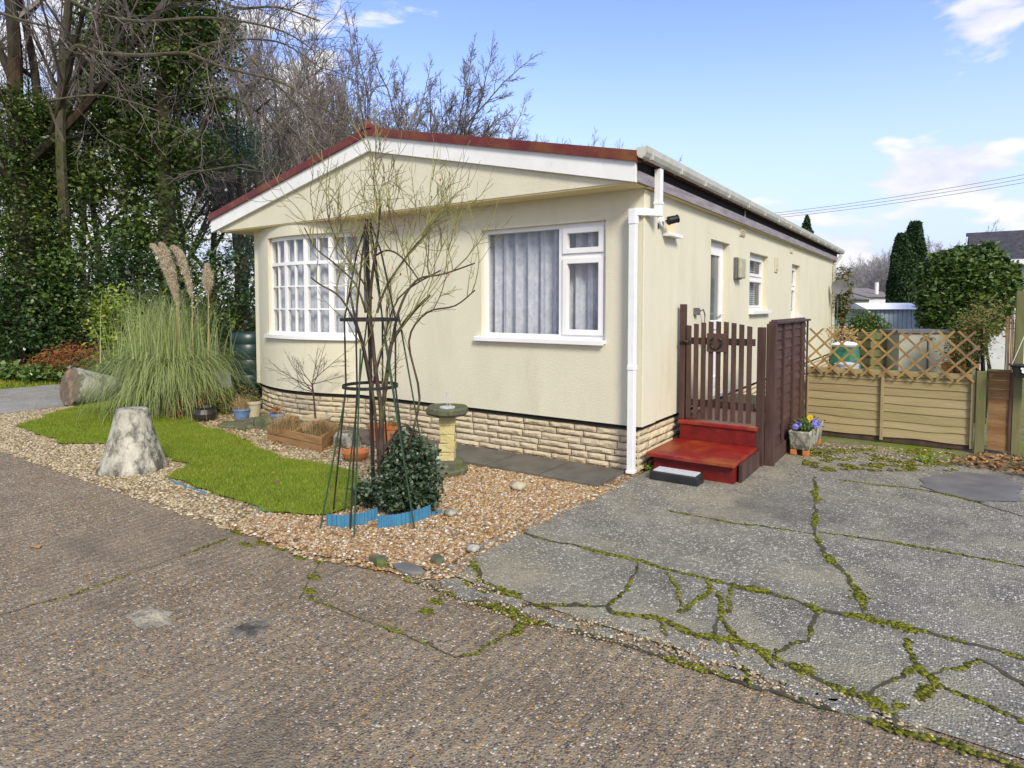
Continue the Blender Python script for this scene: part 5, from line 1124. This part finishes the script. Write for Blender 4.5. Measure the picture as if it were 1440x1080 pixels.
# ivy-clad evergreen column
t=big_tree('ivy_clad_tree','tall dark ivy-clad evergreen tree rising above the pampas grass','tree',238,16,.26,12,3,bark='bark',bare=False)
bl=[]
for (px,py,rw,rh,n) in ((210,-40,1.0,1.0,2600),(250,-10,1.2,.9,2600),(190,40,1.3,.9,3200),(265,60,1.2,.9,2800),(300,70,.7,.6,1000),(225,110,1.5,.9,3600),(165,120,.9,.8,1600),(180,170,1.2,.9,2800),(280,130,.8,.6,1400),(170,230,1.2,.9,2800),(235,250,1.2,.8,2400),(215,200,1.2,.8,2600),(280,215,1.1,.6,1800),(160,290,1.3,.9,2800),(225,320,1.2,.8,2000),(190,350,1.2,.9,2600),(125,60,.6,.4,400),(140,170,.8,.7,1500),(200,-20,1.1,1.0,3000),(275,30,1.0,.8,2600),(150,70,.9,.8,2200),(240,90,1.1,.8,3000),(130,0,.6,.6,900),(310,30,.5,.5,800),(230,10,1.2,.8,2600),(160,-10,.9,.7,1500),(310,150,.5,.4,700),(120,250,.8,.7,1400)):
    bl.append(B(px,16,py,rw,rh,int(n*1.15),rw*.8))
quads('evergreen_leaves',crown(bl,.115,31,per=12,spread=.17,shell=.35,asp=.6,gap=.86),M['ivy'],t)
t=thing('pine_sapling','blue-green pine boughs between the ivy-clad tree and the roof','tree',(*DG(335,17),0))
quads('needles',crown([B(330,17,200,.8,.4,1700),B(350,17,225,.6,.35,1000),B(312,17,180,.5,.3,800),B(345,17,330,.6,.9,1500),B(350,17,400,.7,.9,1500)],.16,32,per=10,spread=.16,asp=.12),M['bluepine'],t)
out=[]; x,y=DG(338,17); mb=MB(); mb.tube([(x,y,0),(x+.1,y,4),(x,y,7.2)],[.10,.07,.02],7); mb.build('trunk',M['barkdark'],t)
for (px,dep,py,rw,rh,n,lab,sd,mm) in ((20,14.6,440,1.1,1.2,5200,'dense glossy dark holly at the far left edge beside the lane',41,'darkleaf'),(75,15.6,400,1.2,1.2,4800,'dark holly with thin trunks between the two bare oaks',42,'darkleaf'),(120,15.2,390,1.1,1.2,4200,'deep green laurel right of the ivy-covered oaks',43,'camellia'),(190,15.0,400,1.3,1.4,5200,'broad dark laurel behind the lime green shrub',44,'darkleaf'),(260,15.4,400,1.1,1.2,3800,'dark holly directly behind the pampas plumes',45,'ivy'),(330,16.0,400,1.2,1.3,4200,'dull green holly showing at the left end of the house wall',46,'darkleaf'),(20,15.8,300,1.2,1.3,4200,'tall ivy-smothered holly filling the left edge at mid height',47,'ivy'),(-60,14.6,400,1.4,1.8,3200,'holly beyond the left edge of the view',48,'darkleaf')):
    p=D(px,dep,py); t=thing('holly_tree' if mm!='camellia' else 'laurel_tree',lab,'tree',(p.x,p.y,0))
    quads('leaves',crown([(p.x,p.y,p.z,rw,rw,rh,int(n*.5)),(p.x+.5,p.y+.3,p.z*.55,rw*.9,rw,rh*.8,int(n*.3)),(p.x-.5,p.y-.2,p.z*1.15,rw*.6,rw*.6,rh*.6,int(n*.15))],.105,sd,per=12,spread=.15,shell=.3,asp=.6),M[mm],t)
    mb=MB(); rg=random.Random(sd)
    for j in range(4): mb.tube([(p.x+rg.uniform(-.5,.5),p.y+rg.uniform(-.5,.5),0),(p.x+rg.uniform(-.6,.6),p.y,p.z*.6),(p.x+rg.uniform(-.6,.6),p.y,p.z+rh*.5)],[.06,.045,.02],6)
    mb.build('trunks',M['barkdark'],t)
# overhanging limbs with hanging twigs: a leaning tree behind the hollies
t=thing('leaning_tree','bare leaning tree whose long grey limbs reach over the roof gable','tree',(*DG(100,16.3),0)); out=[]; rg=random.Random(61)
def wl(pts,dep0,dep1,r0,r1,lev=0):
    n=len(pts); P=[D(px,dep0+(dep1-dep0)*i/(n-1),py) for i,(px,py) in enumerate(pts)]; Q=[]
    for i in range(n-1):
        p0=P[max(0,i-1)];p1=P[i];p2=P[i+1];p3=P[min(n-1,i+2)]
        for j in range(4):
            s_=j/4; Q.append(.5*((2*p1)+(p2-p0)*s_+(2*p0-5*p1+4*p2-p3)*s_*s_+(3*p1-p0-3*p2+p3)*s_*s_*s_))
    Q.append(P[-1]); k=len(Q); out.append((lev,Q,[r0+(r1-r0)*i/(k-1) for i in range(k)])); return Q
T0=wl([(100,525),(96,420),(90,300),(85,180),(92,60),(100,-30)],16.3,14.0,.15,.08)
for (pts,r0,n_) in (([(90,90),(108,65),(140,74),(200,78),(262,75),(300,90),(345,102),(400,118),(450,150),(500,175)],.055,46),([(100,0),(140,20),(200,30),(280,25),(340,30),(400,45),(440,70)],.04,36),([(262,75),(300,60),(350,55),(400,62),(450,95)],.03,26),([(262,235),(285,180),(300,146),(318,137),(345,145),(360,156),(375,168),(395,190)],.06,14),([(360,156),(372,146),(382,138)],.035,6),([(236,262),(262,243),(290,240),(340,232),(362,238)],.035,12),([(90,200),(70,150),(80,140),(140,134),(190,145),(225,157)],.03,12),([(280,-20),(330,10),(390,10),(450,30)],.035,26),([(0,18),(30,28),(70,38),(92,45)],.04,10),([(330,60),(370,100),(420,150),(470,200)],.03,26),([(320,100),(360,130),(410,180),(440,210)],.025,18)):
    d0=15.8 if pts[0] in ((262,235),(236,262)) else 13.8; Q=wl(pts,d0,13.2,r0,.014,1)
    for j in range(int(n_*.55)):
        i=rg.randint(2,len(Q)-1); b=Q[i]; grow(out,b,rtv*rg.uniform(-.1,1)+Vector((rg.uniform(-.4,.4),rg.uniform(-.4,.4),rg.uniform(-.9,.9))),rg.uniform(.6,1.3),.010,2,4,rg,up=-.03,kids=3,wander=.34,seg=5,ratio=.62,ang=.7,tipr=.0038)
a_,b_=tree_meshes(out,1,8,3); a_.build('trunk',M['bark'],t); b_.build('twigs',M['twig'],t)
# bare trees: prototypes then copies
def proto(seed,h,r,mx,kids,ratio,ang,up,tipr,first=.25,lean=0):
    out=[]; rg=random.Random(seed); grow(out,Vector((0,0,-.1)),Vector((lean,0,1)),h*.6,r,0,mx,rg,up=up,kids=kids,wander=.12,seg=8,ratio=ratio,ang=ang,tipr=tipr,first=first); zt=max(p.z for _,pts,_ in out for p in pts); k=h/zt
    out=[(l,[p*k for p in pts],[r_ for r_ in rr_]) for l,pts,rr_ in out]; a,b=tree_meshes(out,1,7,3); return a.mesh('trunk'),b.mesh('branches')
PR_=[proto(101,14,.14,5,4,.58,.62,.10,.008,.35),proto(102,15,.12,5,4,.55,.55,.12,.008,.45),proto(103,14,.15,5,4,.60,.75,.06,.008,.35)]
def elm(seed):
    out=[]; rg=random.Random(seed); out.append((0,[Vector((0,0,-.1)),Vector((.05,0,2)),Vector((0,.05,4))],[.28,.24,.2]))
    for k in range(6):
        th=k*1.05+rg.random()*.5; grow(out,Vector((0,.05,3.2+k*.15)),Vector((math.cos(th)*.34,math.sin(th)*.34,1)),rg.uniform(6.5,9),.095,1,5,rg,up=.06,kids=6,wander=.20,seg=8,ratio=.43,ang=.75,tipr=.0085,first=.15)
    a,b=tree_meshes(out,1,7,3); return a.mesh('trunk'),b.mesh('branches')
PE=[elm(201),elm(202)]
PF=[elm(203),elm(204)]
PRM={}
def place(pr,px,dep,topy,label,rot,group,mats=('bark','twig'),name='bare_tree',z=0,w=1.0):
    p=D(px,dep,topy); h=p.z-z; x,y=p.x,p.y
    t=thing(name,label,'tree',(x,y,z),group); base=pr
    key=(id(pr[0]),mats)
    if key not in PRM:
        a=pr[0].copy(); b=pr[1].copy(); a.materials.append(M[mats[0]]); b.materials.append(M[mats[1]]); zt=max(max(v.co.z for v in a.vertices),max(v.co.z for v in b.vertices)); PRM[key]=(a,b,zt)
    a,b,zt=PRM[key]; s_=h/zt
    for nm,me in (('trunk',a),('branches',b)):
        o=bpy.data.objects.new(nm,me); C.objects.link(o); o.parent=t
    t.scale=(s_*w,s_*w,s_); t.rotation_euler=(0,0,rot); return t
rg=random.Random(77)
spots=[(5,19,-120),(52,20,-80),(100,18.5,-60),(128,21,-40),(150,24,-20),(182,20,-70),(212,23,-30),(258,19,-60),(290,22,-40),(318,20,-80),(342,24,-30),(362,21,0),(388,25,20),(408,22,-10),(430,28,40),(455,25,30),(476,30,55)]
names=['first','second','third','fourth','fifth','sixth','seventh','eighth','ninth','tenth','eleventh','twelfth','thirteenth','fourteenth','fifteenth','sixteenth','seventeenth']
for i,(px,dep,ty) in enumerate(spots):
    place(PR_[i%3],px,dep,ty,'slender leafless woodland tree behind the hollies, %s from the left edge'%names[i],rg.uniform(0,6),'bare trees in the wood left of the house')
for i,(px,dep,ty,lab,w_) in enumerate(((512,33,45,'tall bare tree behind the roof, standing directly above the ridge cap',.9),(548,36,52,'twiggy bare tree behind the roof between the ridge cap and the widest crown',.9),(590,38,60,'upright bare tree with fine crown above the middle of the right roof slope',1.0),(628,38,78,'rightmost tall bare tree of the clump behind the roof, with spreading crown',1.15),(478,34,70,'bare tree just left of the ridge cap, mingling with the woodland twigs',1.0),(650,44,120,'lower bare crown leaning right of the tall clump behind the roof',1.1))):
    place(PE[i%2],px,dep,ty,lab,rg.uniform(0,6),'bare trees behind the house',w=w_)
for i,(px,dep,ty) in enumerate(((700,62,182),(722,66,186),(785,62,192),(812,60,186),(845,62,192),(872,66,198),(893,62,205),(760,70,195))):
    place(PF[i%2],px,dep,ty,'distant bare treetop just showing over the red roof edge',rg.uniform(0,6),'far treetops over the roof edge',w=1.0)
# deep woodland mass on the left, beyond individual trees
rr=np.random.RandomState(9); bl=[]
for k in range(46):
    px=rr.uniform(-80,360); bl.append(B(px,rr.uniform(18,25),rr.uniform(435,505),rr.uniform(.8,1.6),rr.uniform(.5,1.0),600))
tag(quads('woodland_undergrowth',crown(bl,.16,55,per=10,spread=.25,asp=.6),M['ivy']),'dark evergreen undergrowth filling the wood behind the hollies','undergrowth',kind='stuff')
# ------------------------------------------------------------------ RIGHT BACKGROUND
hill=MB(); vs=[];fs=[]; nx,ny=40,14
for i in range(nx+1):
    for j in range(ny+1):
        px=700+i*28; dep=70+j*9; q=D(px,dep); hgt=(7.5*(j/ny)**.8)*(1-.25*math.cos(i*.3))*(.55+.45*min(1,max(0,(1700-px)/500)))
        vs.append((q.x,q.y,-.1+hgt*.9))
for i in range(nx):
    for j in range(ny): k=i*(ny+1)+j; fs.append((k,k+ny+1,k+ny+2,k+1))
hill.add(vs,fs); struct(hill.build('hill',M['hill'],smooth=True))
rg=random.Random(5)
for i in range(55):
    px=rg.uniform(1150,1480); dep=rg.uniform(75,150); base=3.8*((dep-70)/126)**.8
    # crest falls to the left
    ty=365-22*((px-1175)/100 if px<1275 else 1)+rg.uniform(-4,12)+(dep<100)*14
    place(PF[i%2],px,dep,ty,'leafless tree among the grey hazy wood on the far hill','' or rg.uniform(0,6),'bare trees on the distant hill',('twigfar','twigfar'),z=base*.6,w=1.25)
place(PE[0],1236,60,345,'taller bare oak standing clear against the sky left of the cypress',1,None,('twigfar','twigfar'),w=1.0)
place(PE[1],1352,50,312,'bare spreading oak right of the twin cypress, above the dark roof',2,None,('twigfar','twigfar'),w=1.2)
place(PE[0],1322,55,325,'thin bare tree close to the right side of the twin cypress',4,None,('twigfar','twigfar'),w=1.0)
def cone_tree(name,label,px,dep,topy,boty,rw,n,m,seed,size,double=None):
    p=D(px,dep,topy); q=D(px,dep,boty); t=thing(name,label,'tree',(p.x,p.y,0)); rs_=np.random.RandomState(seed); h=p.z-max(0,q.z); k=n
    out=[]
    for (ox,hh,rr_) in (double or ((0,1,1),)):
        u=rs_.uniform(0,1,k)**.8; prof=np.sin(np.clip(.12+u*.93,0,1)*np.pi*.62)**.75 if double else u
        z=p.z-h*(1-hh)-u*h*hh; th=rs_.uniform(0,6.283,k); r=rw*rr_*(prof if double else u**.9)*rs_.uniform(.75,1.04,k)*(1+.12*np.sin(th*3+z*2))
        out.append(np.stack([p.x+ox*math.cos(YAW)+r*np.cos(th),p.y+ox*math.sin(YAW)+r*np.sin(th),z],1))
    P=np.concatenate(out); quads('foliage',leafquads(P,size,rs_,.4,down=-.9,flat=.6),M[m],t)
    mb=MB(); mb.tube([(p.x,p.y,0),(p.x,p.y,p.z-h*.1)],[.15,.03],7); mb.build('trunk',M['barkdark'],t); return t
cone_tree('cypress_tree','dark twin-topped columnar cypress behind the pale blue shed',1279,36,312,432,.95,15000,'conifer',7,.26,((.33,1,.72),(-.38,.86,.66)))
cone_tree('conifer_tree','small pointed conifer tip poking above the far end of the gutter',1135,30,303,440,1.3,5500,'conifer',8,.22)
# camellia bush
shrub('camellia_bush','large rounded glossy camellia bush behind the trellis in front of the dark roof','bush',[B(1359,13.5,408,.90,.96,24000),B(1322,13.3,430,.45,.5,3000),B(1350,13.4,452,.75,.4,5000)],.115,'camellia',71,per=7,spread=.045,shell=.8,lumpy=.14,asp=.55,flat=.5)
shrub('bush','small rounded variegated bush behind the left of the trellis','bush',[B(1221,10.6,470,.34,.36,4400),B(1215,10.6,455,.24,.2,700)],.05,'camellia',72,per=7,spread=.04,shell=.6)
shrub('bush','loose orange-tinged shrub behind the right end of the trellis','bush',[B(1362,8.6,480,.24,.32,1300),B(1378,8.5,460,.24,.25,900),B(1350,8.6,505,.2,.14,600),B(1390,8.9,445,.22,.3,900)],.05,'oliveleaf',73,per=6,spread=.07,asp=.4)
shrub('bush','yellowish climbing shrub at the far end of the house around the dish','bush',[B(1184,15.5,425,.22,.5,700),B(1185,15.5,395,.2,.35,300)],.09,'oliveleaf',74,per=7,spread=.06)
shrub('bush','tan flowering plants behind the left end of the trellis','bush',[B(1190,9.2,480,.16,.2,500),B(1180,9.4,470,.15,.15,300)],.04,'drygrass',75,per=6,spread=.05)
def base(px,dep): p=D(px,dep); return (p.x,p.y)
def fbox(mb,px0,px1,dep,dd,z0,z1,py0=None):
    """box facing the camera: columns px0..px1 at a depth, thickness dd"""
    a=D(px0,dep); b=D(px1,dep); f=Vector((-math.sin(YAW),math.cos(YAW),0))*dd
    pts=[(a.x,a.y),(b.x,b.y),(b.x+f.x,b.y+f.y),(a.x+f.x,a.y+f.y)]; mb.prism(pts,z0,z1); return pts
# pale blue shed
t=thing('garden_shed','pale blue corrugated metal shed with white roof, left of the camellia bush','shed',(*base(1260,20),0))
mb=MB()
for i in range(12):
    p0=1226+i*6.3; fbox(mb,p0,p0+5.2,20-.03,.06,0,1.50)
mb.build('cladding_ribs',M['shedblue'],t); mb=MB(); fbox(mb,1225,1303,20,1.8,0,1.495); mb.build('wall',M['shedblue'],t)
a=D(1219,19.8); b=D(1300,19.8); f=Vector((-math.sin(YAW),math.cos(YAW),0)); mb=MB(); vs=[(a.x,a.y,1.5),(b.x,b.y,1.5),(b.x+f.x*.7,b.y+f.y*.7,1.70),(a.x+f.x*.7,a.y+f.y*.7,1.70),(b.x+f.x*2,b.y+f.y*2,1.5),(a.x+f.x*2,a.y+f.y*2,1.5)]
mb.add(vs,[(0,1,2,3),(3,2,4,5),(0,3,5),(1,4,2),(0,5,4,1)]); mb.build('roof',M['shedroof'],t)
# garden storage box
t=thing('storage_cupboard','beige-grey garden storage cupboard with dark lid behind the trellis','cupboard',(*base(1302,9.3),0))
mb=MB(); fbox(mb,1266,1340,9.3,.5,0,1.20); mb.build('cabinet',M['boxgrey'],t)
mb=MB(); fbox(mb,1264,1343,9.27,.56,1.202,1.245); mb.build('lid',M['greydark'],t)
mb=MB(); fbox(mb,1307,1308.5,9.28,.02,.1,1.16); fbox(mb,1299,1316,9.26,.02,1.12,1.14); mb.build('door_bar',M['greydark'],t)
# compost bin
t=thing('compost_bin','mossy slatted wooden compost bin left of the storage cupboard','compost bin',(*base(1245,9.6),0)); mb=MB()
for k in range(9): fbox(mb,1226,1264,9.6,.4,.05+k*.13,.05+k*.13+.10)
mb.build('slats',M['post'],t); mb=MB(); fbox(mb,1228,1262,9.62,.36,.0,1.17); mb.build('liner',M['post'],t)
# green bag
t=thing('green_sack','green plastic compost sack with a white top behind the left of the trellis','sack',(*base(1190,9.0),0))
c=D(1190,9.0); mb=MB(); mb.lathe((c.x,c.y,0),[(.18,0),(.21,.3),(.2,.8),(.17,1.02)],16,jit=.12,sx=1,sy=.7); mb.build('sack_body',M['greenbag'],t)
mb=MB(); mb.lathe((c.x,c.y,1.02),[(.17,0),(.2,.03),(.10,.07),(.02,.08)],16,jit=.1,sy=.7); mb.build('sack_top',M['white'],t)
c=D(1193,8.3); mb=MB(); mb.lathe((c.x,c.y,0),[(.13,0),(.14,.80),(.15,.84),(.05,.86)],16); o=mb.build('bucket',M['mat'],loc=(c.x,c.y,0)); tag(o,'pale upturned tub just above the fence rail below the green sack','tub')
# brown shed wall behind
t=thing('rear_fence','dark brown boarded fence standing behind the sack and the round bush','fence',(*base(1220,11.5),0)); mb=MB()
for k in range(8): fbox(mb,1180,1262,11.5,.03,.0+k*.14,.13+k*.14)
mb.build('boards',M['brownh'],t)
mb=MB()
for p0 in (1182,1205,1228,1250): fbox(mb,p0,p0+4,11.45,.04,0,1.15)
mb.build('posts',M['brown'],t)
# green shed
t=thing('garden_shed','small green horizontally boarded shed seen past the far corner of the house','shed',(*base(1183,16),0)); mb=MB()
for k in range(9): fbox(mb,1172,1193,16,1.0,k*.16,k*.16+.145)
mb.build('boards',M['greenshed'],t); mb=MB(); a=D(1170,15.9); b=D(1195,15.9); mb.add([(a.x,a.y,1.62),(b.x,b.y,1.42),(b.x+f.x,b.y+f.y,1.42),(a.x+f.x,a.y+f.y,1.62),(a.x,a.y,1.66),(b.x,b.y,1.46),(b.x+f.x,b.y+f.y,1.46),(a.x+f.x,a.y+f.y,1.66)],[(0,1,5,4),(1,2,6,5),(2,3,7,6),(3,0,4,7),(4,5,6,7),(0,3,2,1)]); mb.build('roof',M['greenshed'],t)
# satellite dish
c=D(1180,15,404); t=thing('satellite_dish','dark grey satellite dish at the far end of the house','dish',(c.x,c.y,0))
mb=MB(); nrm=Vector((.35,-.9,.15)).normalized(); s=nrm.cross(UP).normalized(); u=s.cross(nrm); vs=[c]; 
for r_,o_ in ((.10,.010),(.18,.035)):
    for j in range(20): th=j/20*6.283; vs.append(c+(s*math.cos(th)+u*math.sin(th))*r_+nrm*o_)
fs=[(0,1+j,1+(j+1)%20) for j in range(20)]+[(1+j,21+j,21+(j+1)%20,1+(j+1)%20) for j in range(20)]; mb.add(vs,fs); mb.build('reflector',M['greydark'],t,smooth=True)
mb=MB(); mb.tube([c-nrm*.03,c-nrm*.15-UP*.1,(c.x,c.y+.15,0)],.02,6); mb.tube([c-u*.17+nrm*.03,c+nrm*.3-u*.1],.01,5); mb.build('mast',M['greydark'],t)
# far caravans
def caravan(label,px0,px1,dep,eave,rid,m,roof,seed,windows=2):
    t=thing('mobile_home',label,'house',(*base((px0+px1)/2,dep),0)); mb=MB(); pts=fbox(mb,px0,px1,dep,8,0,eave); mb.build('wall',M[m],t)
    a=Vector((*pts[0],0)); b=Vector((*pts[1],0)); f=Vector((-math.sin(YAW),math.cos(YAW),0)); d=(b-a).normalized(); a=a-d*.2-f*.2; b=b+d*.2-f*.2; e=f*8.4
    mb=MB(); vs=[(*a[:2],eave),(*b[:2],eave),(*(b+e)[:2],eave),(*(a+e)[:2],eave),(*(a+e*.5)[:2],rid),(*(b+e*.5)[:2],rid)]
    mb.add(vs,[(0,1,5,4),(2,3,4,5),(0,4,3),(1,2,5),(0,3,2,1)]); mb.build('roof',M[roof],t)
    W_=(px1-px0)
    for k in range(windows):
        x0=px0+W_*(.15+.45*k); mb=MB(); fbox(mb,x0,x0+W_*.22,dep-.04,.05,eave-1.3,eave-.45); wd=mb.build('window',M['white'],t); mb=MB(); fbox(mb,x0+W_*.02,x0+W_*.20,dep-.05,.02,eave-1.2,eave-.55); mb.build('pane',M['doorglass'],wd)
    return t
caravan('cream park home in the distance with grey-brown roof, left of the blue shed',1192,1222,40,2.0,2.7,'farcream','farroof',1)
t=caravan('distant white park home gable showing above the pale blue shed',1222,1262,42,2.2,2.9,'neighwall','farroof',2,1)
c=D(1232,43); mb=MB(); mb.tube([(c.x,c.y,2.4),(c.x,c.y,3.2)],.12,8); mb.build('flue',M['white'],t)
c=D(1198,39,412); mb=MB(); 
# neighbour with the dark tiled roof
P0=D(1362,15.5); bx_,by_=P0.x,P0.y
t=thing('bungalow','white neighbouring bungalow with dark wavy tiled roof behind the camellia','house',(bx_+4,by_+2,0))
mb=MB(); mb.box(bx_+.25,bx_+9,by_+.3,by_+6.3,0,2.62); mb.build('wall',M['neighwall'],t)
mb=MB(); rows=11; nn=110
for r_ in range(rows):
    z0=2.66+.95*r_/rows; z1=2.66+.95*(r_+1)/rows; ya=by_+3.3*r_/rows; yb=by_+3.3*(r_+1)/rows
    for k in range(nn):
        xa=bx_+9.3*k/nn; xb=bx_+9.3*(k+1)/nn; za=.018*math.sin(k*1.4); zb_=.018*math.sin((k+1)*1.4)
        mb.add([(xa,ya,z0+.075+za),(xb,ya,z0+.075+zb_),(xb,yb,z1+zb_),(xa,yb,z1+za),(xa,ya,z0+za-.01),(xb,ya,z0+zb_-.01)],[(0,1,2,3),(4,5,1,0)])
mb.add([(bx_,by_+3.3,3.61),(bx_+9.3,by_+3.3,3.61),(bx_+9.3,by_+6.6,2.66),(bx_,by_+6.6,2.66)],[(0,1,2,3)])
mb.build('roof',M['tiles'],t)
mb=MB(); mb.add([(bx_+.25,by_+.3,2.62),(bx_+.25,by_+6.3,2.62),(bx_+.25,by_+3.3,3.55)],[(0,1,2)]); mb.build('gable',M['neighwall'],t)
mb=MB(); mb.bar((bx_-.05,by_+3.3,3.64),(bx_+9.3,by_+3.3,3.64),.2,.09); mb.build('ridge',M['tiles'],t)
mb=MB(); mb.bar((bx_-.05,by_-.05,2.64),(bx_+9.3,by_-.05,2.64),.12,.12); mb.build('gutter',M['white'],t)
for (xa,xb,z0,z1) in ((1.15,2.1,1.55,2.35),(2.6,3.6,.9,2.2)):
    mb=MB(); mb.box(bx_+xa,bx_+xb,by_+.24,by_+.299,z0,z1); wd=mb.build('window',M['white'],t); mb=MB(); mb.box(bx_+xa+.08,bx_+xb-.08,by_+.22,by_+.239,z0+.08,z1-.08); mb.build('pane',M['doorglass'],wd)
# potted red flower + bits behind fence
c=D(1343,8.9,498); t=thing('potted_geranium','red flower in a brown pot behind the right of the trellis','plant pot',(c.x,c.y,0))
mb=MB(); mb.lathe((c.x,c.y,.0),[(.12,0),(.15,.6),(.16,.78),(.13,.8)],14); mb.build('pot',M['terra'],t)
mb=MB(); mb.lathe((c.x,c.y,c.z-.06),[(.02,0),(.06,.03),(.07,.08),(.03,.12)],10,jit=.5); mb.build('flowers',M['redpetal'],t)
quads('leaves',crown([(c.x,c.y,.86,.14,.14,.08,200)],.04,76,per=5,spread=.04),M['limeleaf'],t)
# overhead wires
for i,(ya,yb,lab) in enumerate(((300,244,'highest of the three thin overhead wires crossing the sky at right'),(303,250,'middle one of the three overhead wires at right'),(306,256,'lowest of the three overhead wires at right'))):
    A=D(1020,26,ya+7); Bp=D(1520,22,yb-14); Q=[]
    for k in range(25): s_=k/24; q=A.lerp(Bp,s_); q.z-=.5*4*s_*(1-s_)*.35; Q.append(q)
    mb=MB(); mb.tube(Q,.008,4); o=mb.build('overhead_wire',M['greydark'],loc=tuple(Q[0])); tag(o,lab,'wire','overhead wires')
